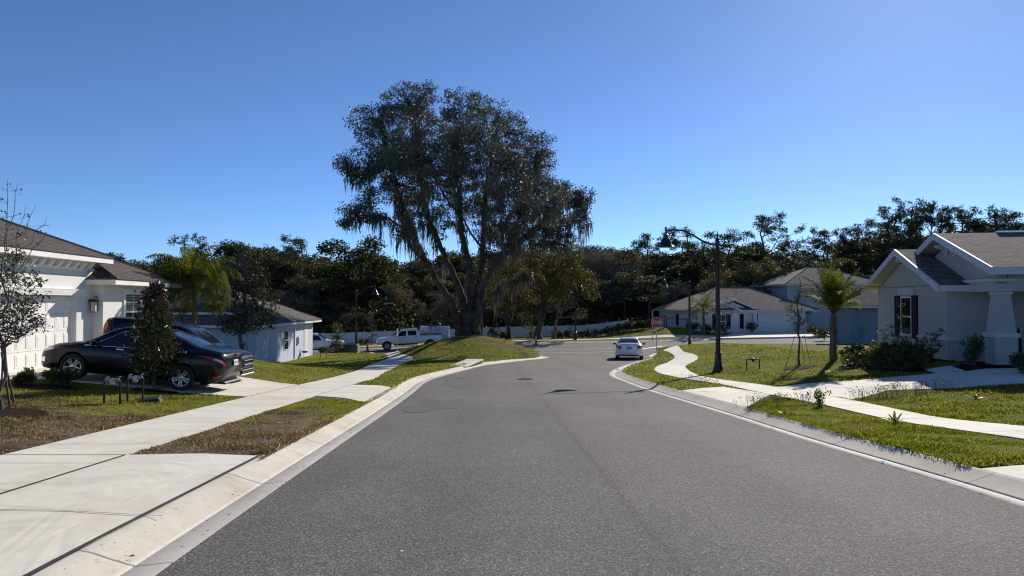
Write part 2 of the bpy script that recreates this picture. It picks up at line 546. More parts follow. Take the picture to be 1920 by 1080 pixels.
t = NT('asphalt'); P = t.pos()
fine = t.noise(P, 95, 2, 0.7); mid = t.noise(P, 30, 3, 0.6); big = t.noise(P, 0.35, 4, 0.6)
v = t.N('ShaderNodeTexVoronoi'); v.inputs['Scale'].default_value = 75; t.L(P, v.inputs['Vector'])
agg = t.ramp(v.outputs['Color'], [(0.15, (0.048, 0.048, 0.047)), (0.55, (0.098, 0.097, 0.094)), (0.82, (0.14, 0.138, 0.132)), (0.95, (0.24, 0.235, 0.22))])
col = t.mix(0.45, agg, t.ramp(fine, [(0.3, (0.35, 0.35, 0.35)), (0.7, (1.5, 1.5, 1.5))]), 'MULTIPLY')
col = t.mix(1.0, col, t.ramp(big, [(0.3, (0.86, 0.86, 0.86)), (0.7, (1.12, 1.11, 1.10))]), 'MULTIPLY')
sx = t.N('ShaderNodeSeparateXYZ'); t.L(P, sx.inputs[0])
# the paving seam down the middle, and faint wheel tracks
wob = t.math('MULTIPLY', t.math('SUBTRACT', t.noise(P, 0.8, 2), 0.5), 0.10)
sxm = t.math('ADD', t.math('ADD', sx.outputs[0], t.math('MULTIPLY', sx.outputs[1], 0.030)), wob)
seam = t.math('ABSOLUTE', t.math('SUBTRACT', sxm, 1.36))
col = t.mix(1.0, col, t.ramp(t.map(seam, 0, 0.12, 0, 1), [(0.0, (0.78, 0.78, 0.78)), (0.35, (0.93, 0.93, 0.93)), (1.0, (1, 1, 1))]), 'MULTIPLY')
side = t.map(sxm, 1.33, 1.39, 0.96, 1.05)
col = t.mix(1.0, col, t.ramp(side, [(0.0, (0, 0, 0)), (1.0, (1, 1, 1))]), 'MULTIPLY')
tr = t.math('SINE', t.math('MULTIPLY', sxm, 3.6))
col = t.mix(0.10, col, t.ramp(t.map(tr, -1, 1, 0, 1), [(0, (0.5, 0.5, 0.5)), (1, (1.4, 1.4, 1.4))]), 'MULTIPLY')
h = t.math('ADD', v.outputs['Distance'], mid)
col = t.mix(1.0, col, (1.46, 1.43, 1.38, 1), 'MULTIPLY')
t.bsdf(col, 0.9, spec=0.16, normal=t.bump(h, 0.40, 0.008)); M['asphalt'] = t.m
M['asphalt_dark'] = plain('asphalt_damp', (0.121, 0.119, 0.115), 0.85, spec=.2, var=0.42, scale=70, bump=0.6, bscale=70)

def concrete(name, c, joint=None, warm=True):
    t = NT(name); P = t.pos()
    a = t.noise(P, 0.7, 5, 0.65, 0.6); b = t.noise(P, 6, 4, 0.65); f = t.noise(P, 140, 2)
    col = t.ramp(a, [(0.28, tuple(k * q for k, q in zip(c, (0.78, 0.75, 0.70)))), (0.5, tuple(k * 0.95 for k in c)), (0.72, tuple(min(1, k * 1.05) for k in c))])
    mp = t.N('ShaderNodeMapping'); mp.inputs['Scale'].default_value = (0.35, 1.6, 1); t.L(P, mp.inputs[0])
    st = t.noise(mp.outputs[0], 1.3, 5, 0.7, 0.4)
    if warm: col = t.mix(1.0, col, t.ramp(st, [(0.25, (0.80, 0.76, 0.68)), (0.45, (1, 1, 1)), (0.62, (0.98, 0.97, 0.95)), (0.8, (1.08, 1.05, 1.0))]), 'MULTIPLY')
    col = t.mix(0.35, col, t.ramp(b, [(0.3, (0.8, 0.8, 0.79)), (0.7, (1.06, 1.06, 1.06))]), 'MULTIPLY')
    if joint:
        uv = t.N('ShaderNodeSeparateXYZ'); t.L(t.uv(), uv.inputs[0])
        m = t.math('ABSOLUTE', t.math('SUBTRACT', t.math('FRACT', t.math('DIVIDE', uv.outputs[0], joint)), 0.5))
        col = t.mix(t.map(m, 0.003, 0.006, 0.75, 0), col, (0.09, 0.08, 0.07, 1))
        spk = t.noise(P, 22, 2, 0.5)
        col = t.mix(t.map(spk, 0.67, 0.72, 0, 0.65), col, (0.16, 0.15, 0.14, 1))
    t.bsdf(col, 0.85, spec=0.25, normal=t.bump(t.math('ADD', f, b), 0.25, 0.004))
    return t.m
M['concrete'] = concrete('concrete', (0.74, 0.70, 0.605))
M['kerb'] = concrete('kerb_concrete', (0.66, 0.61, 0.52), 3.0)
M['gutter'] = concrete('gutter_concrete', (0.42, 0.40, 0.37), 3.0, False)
M['joint'] = plain('joint_filler', (0.030, 0.027, 0.025), 0.9)

# ---- asphalt: one sheet for the street and the cross street
kx = np.arange(-40, 60.01, 0.36); ky = np.arange(-8, 80, 0.36)
def road_z(x, y):
    return base(x, y) - 0.065 - 0.006 * np.abs(np.clip(x - 1, -4, 4))
def nearest_on(P, x, y):
    d = np.full(x.shape, 1e9); bx = x.copy(); by = y.copy()
    for i in range(len(P) - 1):
        a = P[i]; ab = P[i + 1] - a; L2 = ab @ ab
        if L2 < 1e-12: continue
        t = np.clip(((x - a[0]) * ab[0] + (y - a[1]) * ab[1]) / L2, 0, 1)
        qx, qy = a[0] + t * ab[0], a[1] + t * ab[1]; e = np.hypot(x - qx, y - qy); m = e < d
        d[m] = e[m]; bx[m] = qx[m]; by[m] = qy[m]
    return d, bx, by
def road_sheet():
    # square cells whose rim is pulled onto the edge line, so the asphalt meets the gutter cleanly
    X, Y = np.meshgrid(kx, ky); x, y = X.ravel(), Y.ravel(); s = road_sd(x, y)
    best = None
    for P in (LE, RE, FE):
        r_ = nearest_on(P, x, y)
        if best is None: best = [q.copy() for q in r_]
        else:
            m = r_[0] < best[0]
            for k in range(3): best[k][m] = r_[k][m]
    mv = (s > -0.15) & (s < 0.34)
    x = np.where(mv, best[1], x); y = np.where(mv, best[2], y)
    nx, ny = len(kx), len(ky); i = np.arange((ny - 1) * (nx - 1)); a = (i // (nx - 1)) * nx + i % (nx - 1)
    F = np.stack([a, a + 1, a + nx + 1, a + nx], 1)
    ok = (s < 0.34)[F].all(1) & (s < -0.15)[F].any(1); F = F[ok]
    u = np.unique(F); m = np.zeros(len(x), np.int64); m[u] = np.arange(len(u))
    return fast_mesh('road', np.stack([x, y, road_z(x, y)], 1)[u], m[F])
rd = put('road', road_sheet(), M['asphalt'], smooth=True, kind='structure')

# ---- ground sheet to the horizon, dipping under the asphalt
def ground_z(x, y):
    s = road_sd(x, y)
    g = lawn(x, y)
    k = np.clip((s - 0.40) / 0.35, 0, 1)
    return np.where(s > 0.82, g, (base(x, y) - 0.25) * (1 - k) + (g - 0.035) * k)
def spread(a, b, s, ext):
    e = []; v = s
    while sum(e) < ext: v *= 1.35; e.append(v)
    return np.concatenate([a - np.cumsum(e)[::-1], np.arange(a, b, s), b + np.cumsum(e)])
gx = spread(-30, 34, 0.25, 1800); gy = spread(-4, 92, 0.25, 2500)
gx = gx[(gx > -1500)]; gy = gy[gy > -300]
def far_z(x, y):
    z = np.zeros_like(x)
    near = (x > -60) & (x < 70) & (y < 110)
    z[~near] = lawn(x[~near], y[~near])
    z[near] = ground_z(x[near], y[near])
    for P_ in APRON: z -= 0.09 * in_poly(P_, x, y)
    return z

# ---- kerbs and gutters swept along the asphalt edges
def sweep(name, line, prof, mat, side):
    """prof: (distance out from the edge, height above the street plane)"""
    P = np.array(line); T = np.gradient(P, axis=0); T /= np.linalg.norm(T, axis=1)[:, None] + 1e-9
    Nn = np.stack([-T[:, 1], T[:, 0]], 1) * side
    s = np.concatenate([[0], np.cumsum(np.linalg.norm(np.diff(P, axis=0), axis=1))])
    V = []; k = len(prof)
    for d, h in prof:
        Q = P + Nn * d
        V.append(np.stack([Q[:, 0], Q[:, 1], base(Q[:, 0], Q[:, 1]) + h], 1))
    V = np.stack(V, 1).reshape(-1, 3)
    n = len(P); F = []
    for i in range(n - 1):
        for j in range(k - 1):
            a = i * k + j
            F.append((a, a + 1, a + k + 1, a + k) if side < 0 else (a, a + k, a + k + 1, a + 1))
    me = fast_mesh(name, V, np.array(F))
    uvl = me.uv_layers.new(name='UVMap')
    li = np.zeros(len(me.loops), np.int32); me.loops.foreach_get('vertex_index', li)
    uvs = np.stack([s[li // k], np.array([p[0] for p in prof])[li % k]], 1).astype(np.float32)
    uvl.data.foreach_set('uv', uvs.ravel())
    return put(name, me, mat, smooth=False, kind='structure')

gut = lambda w: [(-0.03, -0.12), (0.0, -0.077), (w, -0.105), (w + 0.03, -0.108)]
krb = lambda w, t: [(w + 0.02, -0.13), (w + 0.022, -0.100), (w + 0.06, -0.092), (w + 0.20, -0.048), (w + 0.33, -0.002), (w + t - .03, 0.014), (w + t, 0.010), (w + t + 0.01, -0.22)]
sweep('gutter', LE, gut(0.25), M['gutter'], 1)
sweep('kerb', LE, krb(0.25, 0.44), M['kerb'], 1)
M['kerb_shaded'] = concrete('shaded_kerb_concrete', (0.53, 0.48, 0.41), 3.0)  # shade on the right kerb's road face put into a darker concrete colour
M['gutter_sunlit'] = concrete('sunlit_gutter_concrete', (0.72, 0.68, 0.60), 3.0)  # sun on the tilted right gutter put into a lighter concrete colour
sweep('gutter', RE, gut(0.23), M['gutter_sunlit'], -1)
sweep('kerb', RE, krb(0.23, 0.40), M['kerb_shaded'], -1)
sweep('kerb', FE, krb(0.1, 0.4), M['kerb'], 1)

# ---- flat concrete: pavements, driveways, paths
HARD = []; APRON = []
def sheet(name, poly, lift=0.02, mat=None, zf=None, step=0.6, thick=0.12, hard=True):
    zf = zf or lawn
    P = np.array([(p[0], p[1]) for p in poly])
    if zf.__name__ == 'apron_z': APRON.append(P)
    if hard: HARD.append(P)
    bm = bmesh.new()
    vs = [bm.verts.new((x, y, 0)) for x, y in P]
    f = bm.faces.new(vs)
    if f.normal.z < 0: f.normal_flip()
    bmesh.ops.triangulate(bm, faces=[f])
    for ax in (0, 1):
        a, b = P[:, ax].min(), P[:, ax].max()
        for c in np.arange(math.ceil(a / step) * step, b, step):
            no = (1, 0, 0) if ax == 0 else (0, 1, 0)
            co = (c, 0, 0) if ax == 0 else (0, c, 0)
            bmesh.ops.bisect_plane(bm, geom=bm.verts[:] + bm.edges[:] + bm.faces[:], plane_co=co, plane_no=no, dist=1e-4)
    bm.normal_update()
    if sum(q.normal.z for q in bm.faces) < 0: bmesh.ops.reverse_faces(bm, faces=bm.faces[:])
    be = [e for e in bm.edges if e.is_boundary]
    for v in bm.verts: v.co.z = float(zf(v.co.x, v.co.y)) + lift
    if thick:
        r = bmesh.ops.extrude_edge_only(bm, edges=be)
        for v in [g for g in r['geom'] if isinstance(g, bmesh.types.BMVert)]: v.co.z -= thick
    me = bpy.data.meshes.new(name); bm.to_mesh(me); bm.free()
    return put(name, me, mat or M['concrete'], kind='structure')

SD = road_sd(*np.meshgrid(np.arange(-15, 15, 0.1) + .05, np.arange(-9, 41, 0.1) + .05))
def apron_z(x, y):
    """drive aprons dip to the back of the kerb"""
    s = SD[int(np.clip((y + 9) / 0.1, 0, 499)), int(np.clip((x + 15) / 0.1, 0, 299))]
    return float(lawn(x, y)) - 0.036 * (1 - float(np.clip((s - 0.62) / 0.8, 0, 1)))
def offs(line, d):
    P = np.array(line); T = np.gradient(P, axis=0); T /= np.linalg.norm(T, axis=1)[:, None] + 1e-9
    return P + np.stack([-T[:, 1], T[:, 0]], 1) * d
LB = offs(LE, 0.70); RB = offs(RE, -0.64)                 # backs of the kerbs
def back(line, y0, y1):
    Y = line[:, 1]; m = (Y >= min(y0, y1)) & (Y <= max(y0, y1)) & (np.arange(len(line)) < 200)
    q = [tuple(p) for p in line[m]]
    return q if y0 < y1 else q[::-1]

# left side
swl_out = [(-6.55, -6), (-6.58, 9.6), (-6.6, 16), (-6.58, 22.9), (-6.5, 26.0)] + [pix(a, b) for a, b in [(665, 697), (690, 686), (715, 677), (728, 672.5), (727, 668.5), (715, 664), (698, 661)]] + [(-12.5, 61.0)]
swl_in = [(-5.0, -6), (-5.0, 9.6), (-5.0, 16), (-4.98, 22.9), (-4.85, 26.0)] + [pix(a, b) for a, b in [(715, 702), (745, 687), (770, 676.5), (774, 671), (765, 666.5), (752, 664.3), (732, 661.5)]] + [(-10.5, 61.8)]
SO = smooth_line(swl_out); SI = smooth_line(swl_in)
sheet('pavement', list(map(tuple, SO)) + list(map(tuple, SI[::-1])))
dl = sheet('driveway', [(-14.4, -6), (-6.6, -6), (-6.62, 9.55), (-9.2, 9.9), (-14.4, 9.9)])
sheet('driveway', [(-4.97, -6)] + back(LB, -6, 9.75) + [(-4.0, 9.72), (-4.97, 9.6)], 0.017, None, apron_z)
sheet('driveway', [(-14.5, 18.7), (-9.2, 18.55), (-6.62, 18.55), (-6.60, 22.9), (-8.0, 23.4), (-14.5, 23.6)])
sheet('driveway', [(-4.96, 18.8), (-4.1, 18.2)] + back(LB, 17.3, 22.4) + [(-4.0, 22.8), (-4.95, 22.9)], 0.017, None, apron_z)
# right side
swr_in = [pix(2100, 874), pix(1920, 825), pix(1690, 792), pix(1552, 762), pix(1445, 741), pix(1355, 722), pix(1275, 709), pix(1236, 700), pix(1227, 692), pix(1240, 684), pix(1262, 674), pix(1265, 669), pix(1257, 662), pix(1243, 657.5)]
swr_out = [pix(2100, 836), pix(1920, 801), pix(1765, 785), pix(1595, 751), pix(1455, 726), pix(1330, 709), pix(1298, 699), pix(1286, 690), pix(1288, 685), pix(1305, 676), pix(1309, 670), pix(1302, 665), pix(1281, 659), (13.2, 59.3)]
swr_in = [(8.9, -6), (8.6, 4), (8.1, 8)] + swr_in[1:]; swr_out = [(10.5, -6), (10.2, 4), (9.6, 8)] + swr_out[1:]
RI = smooth_line(swr_in); RO = smooth_line(swr_out)
sheet('pavement', list(map(tuple, RI)) + list(map(tuple, RO[::-1])))
sheet('pavement', [(12.2, 58.2), (16.2, 60.3), (24, 62.2), (60, 64.8), (60, 66.0), (24, 63.5), (16, 61.5), (11.6, 59.4)], lift=0.015, hard=True)
d0, d1 = pix(1252, 729.5), pix(1375, 764)
sheet('driveway', [pix(1357, 726)] + back(RB, d1[1], d0[1])[::-1] + [pix(1445, 741), pix(1400, 733)], lift=0.017, zf=apron_z)
sheet('driveway', [pix(1595, 750), pix(1453, 726), pix(1500, 721), pix(1602, 714), pix(1757, 701), (17.0, 20.6), (26, 19.4), (26, 12.5), (17, 14.9), pix(1920, 720), pix(1800, 728), pix(1665, 733)], lift=0.016)
sheet('path', [pix(1755, 700.5), (12.6, 22.6), (15.8, 23.6), (18.5, 23.2), (18.5, 21.0), (14.8, 21.2)], lift=0.028)
sheet('driveway', [(8.85, -6), (8.55, 4), (8.0, 9.2)] + back(RB, -6, 9.1)[::-1], lift=0.017, zf=apron_z)
# across the junction
sheet('pavement', [(-40, 75.2), (60, 79.6), (60, 80.9), (-40, 76.5)], lift=0.03)
sheet('driveway', [(22.2, 77.9), (25.8, 84.9), (33.3, 84.9), (34.5, 78.4), (36, 75.9), (20, 75.3)], lift=0.035)
ground = put('ground', grid_mesh('ground', gx, gy, far_z), M['lawn'], smooth=True, kind='structure')
# joints
jm = MB()
def joint(a, b, w=0.014, lift=0.024):
    a = np.array(a); b = np.array(b); n = max(2, int(np.linalg.norm(b - a) / 0.5))
    L = a + (b - a) * np.linspace(0, 1, n)[:, None]; d = (b - a) / np.linalg.norm(b - a); q = np.array([-d[1], d[0]]) * w / 2
    for i in range(n - 1):
        c = [L[i] - q, L[i + 1] - q, L[i + 1] + q, L[i] + q]
        jm.add([(x, y, apron_z(x, y) + lift) for x, y in c], [(0, 1, 2, 3)])
for y in np.arange(1.2, 30, 1.55):
    if not 9.0 < y < 9.9: joint((-6.55, y), (-5.0, y), 0.009)
joint((-6.58, 9.58), (-4.97, 9.58), 0.02)
joint((-4.985, 0), (-4.985, 9.6), 0.022); joint((-6.59, 0), (-6.6, 9.6), 0.014)
joint((-4.95, 6.6), (-3.05, 6.5), 0.012); joint((-12, 5.0), (-6.6, 5.0), 0.012); joint((-6.55, 6.55), (-4.95, 6.6), 0.010)
joint((-6.58, 18.6), (-6.57, 22.9), 0.018); joint((-4.97, 18.8), (-4.96, 22.9), 0.018)
joint((-9.6, 18.6), (-9.6, 23.3), 0.014)
for a, b in (([LB[i] for i in range(len(LB)) if 0 < LB[i][1] < 9.8], 0.03), ([LB[i] for i in range(len(LB)) if 17.3 < LB[i][1] < 22.5], 0.022),
             ([RB[i] for i in range(len(RB)) if d1[1] + .2 < RB[i][1] < d0[1]], 0.02), ([RB[i] for i in range(len(RB)) if -3 < RB[i][1] < 7.5], 0.02)):
    for i in range(len(a) - 1): joint(a[i], a[i + 1], b)
joint(pix(1360, 727), pix(1452, 747), 0.014); joint(pix(1455, 726), pix(1594, 750), 0.018)
joint(pix(1500, 721), pix(1700, 741), 0.012)
for i in range(4, len(RI) - 4, 5):
    k = np.argmin(np.hypot(*(RO - RI[i]).T)); joint(RI[i], RO[k], 0.009)
jo = jm.build('pavement_joint', M['joint'], kind='structure')

# ---- marks on the asphalt
def stain(c, rx, ry, mat, name='asphalt_patch', rot=0, lift=0.005, seed=1, n=40, jag=0.12):
    r_ = np.random.default_rng(seed); pts = []
    ph = r_.uniform(0, 6.28, 4)
    for k in range(n):
        a = 2 * math.pi * k / n
        q = 1 + jag * sum(math.sin((j + 2) * a + ph[j]) for j in range(4)) / 2
        x, y = rx * q * math.cos(a), ry * q * math.sin(a)
        pts.append((c[0] + x * math.cos(rot) - y * math.sin(rot), c[1] + x * math.sin(rot) + y * math.cos(rot)))
    return sheet(name, pts, lift, mat, road_z, 0.4, 0, hard=False)
c = pix(752, 763, roadlvl); stain((c[0] + .75, c[1] + .4), 0.6, 1.7, M['asphalt_dark'], seed=3, jag=.3)
c = pix(845, 716, roadlvl); stain((c[0] + .45, c[1]), 0.75, 2.6, M['asphalt_dark'], seed=5, jag=.3)
c = pix(1130, 692, roadlvl); stain((c[0], c[1]), 0.75, 1.2, M['asphalt_dark'], seed=8)
c = pix(1048, 697, roadlvl)
def strip(name, a, b, w, mat, lift):
    a = np.array(a); b = np.array(b); d = (b - a) / np.linalg.norm(b - a); q = np.array([-d[1], d[0]]) * w / 2
    return sheet(name, [a - q, b - q, b + q, a + q], lift, mat, road_z, 0.8, 0, hard=False)
M['mark'] = plain('road_paint', (0.60, 0.60, 0.57), 0.7, var=0.15, scale=6)
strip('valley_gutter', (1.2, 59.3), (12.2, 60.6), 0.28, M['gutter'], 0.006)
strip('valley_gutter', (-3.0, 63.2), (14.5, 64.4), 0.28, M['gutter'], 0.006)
strip('road_marking', (10.9, 62.6), (13.6, 66.5), 0.5, M['mark'], 0.010)
# manhole cover
mh = pix(985, 712.8, roadlvl)
m = MB(); m.lathe([(0.34, -0.02), (0.34, 0.012), (0.30, 0.016), (0.0005, 0.016)], (0, 0, 0), 24)
for k in range(-3, 4): m.box(-0.24, 0.24, k * .075 - .012, k * .075 + .012, 0.016, 0.021)
o = m.build('manhole_cover', plain('cast_iron', (0.05, 0.047, 0.043), 0.7, metal=0.4))
o.location = (mh[0], mh[1], float(road_z(*mh))); tag(o, 'dark round iron manhole cover in the asphalt near the street centre', 'manhole cover')
# ------------------------------------------------------------------ houses (local frame: x along the front, y into the house, z up from the slab)
def hip_roof(root, x0, x1, y0, y1, z, slope, mat, trim, fh=0.17, name='roof'):
    w, d = x1 - x0, y1 - y0; h = min(w, d) / 2; zr = z + h * slope; e = 0.03
    X0, X1, Y0, Y1 = x0 - e, x1 + e, y0 - e, y1 + e
    m = MB()
    if w >= d: a, b = (x0 + h, (y0 + y1) / 2, zr), (x1 - h, (y0 + y1) / 2, zr)
    else: a, b = ((x0 + x1) / 2, y0 + h, zr), ((x0 + x1) / 2, y1 - h, zr)
    c = [(X0, Y0, z), (X1, Y0, z), (X1, Y1, z), (X0, Y1, z)]
    vs = c + [a, b]
    if w >= d: fs = [(0, 1, 5, 4), (1, 2, 5), (2, 3, 4, 5), (3, 0, 4)]
    else: fs = [(0, 1, 4), (1, 2, 5, 4), (2, 3, 5), (3, 0, 4, 5)]
    vs += [(p[0], p[1], z - 0.03) for p in c]
    fs += [(9, 8, 7, 6)] + [(6 + i, 6 + (i + 1) % 4, (i + 1) % 4, i) for i in range(4)]
    m.add(vs, fs)
    r_ = m.build(name, mat, root, uv=True)
    f = MB(); f.box(x0, x1, y0, y1, z - 0.03 - fh, z - 0.034); f.build('fascia', trim, r_, bevel=0.006)
    cp = MB()                                                # ridge caps
    hips = [(c[0], a if (w >= d or True) else a), (c[1], b if w >= d else a), (c[2], b), (c[3], a if w >= d else b)]
    for p, q in hips:
        cp.tube([Vector(p) + Vector((0, 0, .012)), Vector(q) + Vector((0, 0, .012))], 0.045, 5)
    cp.tube([Vector(a) + Vector((0, 0, .012)), Vector(b) + Vector((0, 0, .012))], 0.05, 5) if (Vector(a) - Vector(b)).length > .1 else None
    cp.build('ridge_cap', mat, r_, uv=True)
    return r_

def gable_roof(root, u0, u1, z, slope, yf, yb, mat, trim, name='roof', um=None, z1=None):
    um = (u0 + u1) / 2 if um is None else um
    zp = z + (um - u0) * slope; z1 = zp - (u1 - um) * slope if z1 is None else z1
    m = MB(); t = 0.10
    m.prism([(u0, yf, z), (um, yf, zp), (u1, yf, z1), (u1, yf, z1 - t), (um, yf, zp - t), (u0, yf, z - t)], (0, yb - yf, 0))
    r_ = m.build(name, mat, root, uv=True)
    k = MB(); q = 0.24; y2 = yf + 0.045; e = 0.02
    for A, B in (((u0 - e, z), (um, zp + .01)), ((um, zp + .01), (u1 + e, z1))):
        k.prism([(A[0], yf - 0.03, A[1] + .004), (B[0], yf - 0.03, B[1] + .004), (B[0], yf - 0.03, B[1] - q), (A[0], yf - 0.03, A[1] - q)], (0, .075, 0))
    k.build('rake_board', trim, r_, bevel=0.005)
    s_ = MB()
    s_.prism([(u0 + .02, yf + .05, z - t - .004), (um, yf + .05, zp - t - .006), (u1 - .02, yf + .05, z1 - t - .004), (u1 - .02, yf + .05, z1 - t - .03), (um, yf + .05, zp - t - .03), (u0 + .02, yf + .05, z - t - .03)], (0, yb - yf - .1, 0))
    s_.build('soffit', trim, r_)
    for u, zz in ((u0, z), (u1, z1)): ev = MB(); ev.box(u - .03, u + .03, yf + .05, yb, zz - .22, zz - .012); ev.build('fascia', trim, r_)
    return r_

def window(root, x0, x1, z0, z1, y, trim, sash=M['white_trim'], cols=2, mid=True, surround=0.10, blinds=True, upper=None, label=None):
    f = MB(); s = surround; d = 0.05
    if s:
        f.box(x0 - s, x0, y - d, y + .02, z0 - s, z1 + s); f.box(x1, x1 + s, y - d, y + .02, z0 - s, z1 + s)
        f.box(x0, x1, y - d - .003, y + .02, z1, z1 + s); f.box(x0 - .03, x1 + .03, y - d - .03, y + .02, z0 - s, z0)
    else: f.box(x0 - .02, x1 + .02, y - .004, y + .01, z0 - .02, z1 + .02)
    w = f.build('window', trim, root, bevel=0.004)
    if label: w['label'] = label
    g = MB(); g.box(x0, x1, y - .006, y + .004, z0, z1); g.build('pane', M['glass'], w)
    b = MB(); q = 0.045; yy = y - .03
    b.box(x0, x0 + q, yy, y - .007, z0, z1); b.box(x1 - q, x1, yy, y - .007, z0, z1)
    b.box(x0 + q, x1 - q, yy - .002, y - .007, z0, z0 + q); b.box(x0 + q, x1 - q, yy - .002, y - .007, z1 - q, z1)
    zm = (z0 + z1) / 2
    if mid: b.box(x0 + q, x1 - q, yy - .004, y - .007, zm - .03, zm + .03)
    for i in range(1, cols): xx = x0 + (x1 - x0) * i / cols; b.box(xx - .010, xx + .010, yy + .008, y - .007, z0 + q, z1 - q)
    if cols > 1: zz = (zm + z1) / 2; b.box(x0 + q, x1 - q, yy + .010, y - .007, zz - .010, zz + .010)
    b.build('frame', sash, w)
    if blinds:
        k = MB(); n = int((z1 - zm) / .06)
        for i in range(n): zz = zm + .05 + i * .06; k.box(x0 + q + .005, x1 - q - .005, y - .0075, y - .0065, zz, zz + .035)
        k.build('blind', M['blind'], w)
    return w

def garage_door(root, x0, x1, z1, y, cols, rows=4, mat=None):
    m = MB(); m.box(x0, x1, y, y + .06, 0.0, z1)
    w, h = (x1 - x0) / cols, z1 / rows
    for i in range(cols):
        for j in range(rows):
            a, b, c, d = x0 + i * w + .085, x0 + (i + 1) * w - .085, j * h + .085, (j + 1) * h - .075
            # raised moulding with a flat raised field
            for (p, q, r_, s_, dp) in ((a, b, c, d, .010), (a + .05, b - .05, c + .05, d - .05, .016)):
                m.box(p, q, y - dp, y + .001, r_, s_)
    o = m.build('garage_door', mat or M['white_trim'], root, bevel=0.006)
    g = MB()
    for j in range(1, rows): g.box(x0, x1, y - .0016, y, j * h - .004, j * h + .004)
    g.build('panel_gap', M['galv'], o)
    s = MB(); s.box(x0, x1, y - .01, y + .05, -0.012, -0.001); s.build('bottom_seal', M['rubber'], o)
    return o

# ---- house on the left, with the garage
z1h = -0.33
h1 = thing('white_house', 'white stucco house with a large panelled garage door, on the left behind the black sedan', 'house', (-13.9, 23.6, z1h), R(92.87))
ws = M['white_stucco']; wt = M['white_trim']
b = MB(); b.box(-9, -4.98, 0, .3, -.4, 3.3); b.box(0.02, .98, 0, .3, -.4, 3.3); b.box(-4.98, .02, 0, .3, 2.16, 3.3)
b.box(-9, -8.7, .3, 11, -.4, 3.3); b.box(-8.7, .9, 10.7, 11, -.4, 3.3); b.box(.68, .98, .3, 10.7, -.4, 3.3)
b.build('wall', ws, h1)
b = MB(); b.box(.985, 5.5, -.35, 7, -.4, 2.60); b.build('wall', ws, h1)['label'] = 'projecting entry wall'
garage_door(h1, -4.9, -0.02, 2.14, .16, 10)
for x0, x1 in ((-4.98, -4.9), (-.02, .02)): b = MB(); b.box(x0, x1, .10, .28, 0, 2.16); b.build('door_jamb', wt, h1)
b = MB(); b.prism([(-5.3, 0, 2.16), (-5.3, -.10, 2.16), (-5.3, -.13, 2.34), (-5.3, -.14, 2.37), (-5.3, 0, 2.37)], (5.66, 0, 0)); b.build('door_header', wt, h1, bevel=.006)
b = MB(); b.prism([(-9, -.002, 2.98), (-9, -.06, 3.0), (-9, -.085, 3.06), (-9, -.002, 3.07)], (9.98, 0, 0)); b.build('wall_ledge', wt, h1)
b = MB(); b.box(-9, .98, -.006, 0, 2.80, 2.815); b.build('wall_groove', M['grey_stucco'], h1)
for i in range(13):
    x = .55 - i * .45; c = MB()
    pr = [(x - .07, -.002, 3.235), (x - .07, -.26, 3.235), (x - .07, -.26, 3.19), (x - .07, -.22, 3.13), (x - .07, -.13, 3.05), (x - .07, -.05, 3.02), (x - .07, -.002, 3.02)]
    c.prism(pr, (.14, 0, 0)); c.build('eave_bracket', wt, h1, bevel=.006)
hip_roof(h1, -9.5, 1.35, -.5, 11.5, 3.44, .446, M['roof_brown'], wt)
hip_roof(h1, .55, 6.0, -.95, 6.5, 2.73, .446, M['roof_brown'], wt)
window(h1, 2.5, 3.75, .95, 2.28, -.35, wt, M['white_trim'], 2, True, .14, True)
ln = MB(); ln.box(.80, .984, -.20, -.14, 1.98, 2.04)
ln.prism([(.66, -.26, 1.97), (.88, -.26, 1.97), (.82, -.22, 2.05), (.72, -.22, 2.05)], (0, .20, 0)); ln.box(.69, .85, -.24, -.09, 1.62, 1.64)
for a_, c_ in ((.69, -.24), (.84, -.24), (.69, -.10), (.84, -.10)): ln.box(a_, a_ + .012, c_, c_ + .012, 1.64, 1.97)
ln.tube([(.77, -.165, 2.05), (.77, -.165, 2.12), (.82, -.165, 2.16), (.93, -.165, 2.14), (.984, -.165, 2.08)], .012, 6)
L = ln.build('wall_lantern', M['black_metal'], h1); g = MB(); g.box(.70, .842, -.23, -.10, 1.645, 1.965); g.build('lantern_glass', plain('frosted_glass', (.62, .55, .47), .5), L)

# ---- bluish side wall house further down on the left
h2 = thing('bluish_house', 'pale bluish one-storey house side wall below dark hip roofs, left of the pickup', 'house', (-14.4, 41.6, -2.16), R(90.4))
bs = M['bluish_stucco']
b = MB(); b.box(0, 12.2, 0, 8.5, -.6, 2.36); b.build('wall', bs, h2)
hip_roof(h2, -.55, 12.8, -.5, 9, 2.56, .43, M['roof_grey'], wt, .15)
b = MB(); b.box(1.0, 10.6, 1.6, 8.5, 2.6, 3.1); b.build('wall', bs, h2)['label'] = 'upper wall strip'
hip_roof(h2, .5, 11.4, 1.1, 9, 3.28, .43, M['roof_grey'], wt, .16)
window(h2, 5.2, 6.15, .75, 2.0, 0, wt, wt, 1, True, 0, False)
b = MB(); b.box(7.5, 7.62, -.08, -.001, .1, 2.3); b.build('downspout', wt, h2)
b = MB(); b.box(8.2, 8.5, -.14, -.001, 1.0, 1.5); b.build('meter_box', M['light_trim'], h2, bevel=.01)
b = MB(); b.box(9.9, 10.9, -.03, -.001, 0, 2.2); b.build('side_door', M['pale_stucco'], h2)
b = MB(); b.tube([(8.9, -.06, .6), (8.9, -.06, .1), (8.95, -.2, .0)], .02, 6); b.lathe([(.16, 0), (.2, .03), (.2, .1), (.16, .12)], (9.2, -.25, .35), 14, Matrix.Translation((0, 0, 0))); b.build('garden_hose', M['utility_green'], h2)
b = MB(); b.box(-.5, -.02, -.06, -.001, 0, 0); b = None

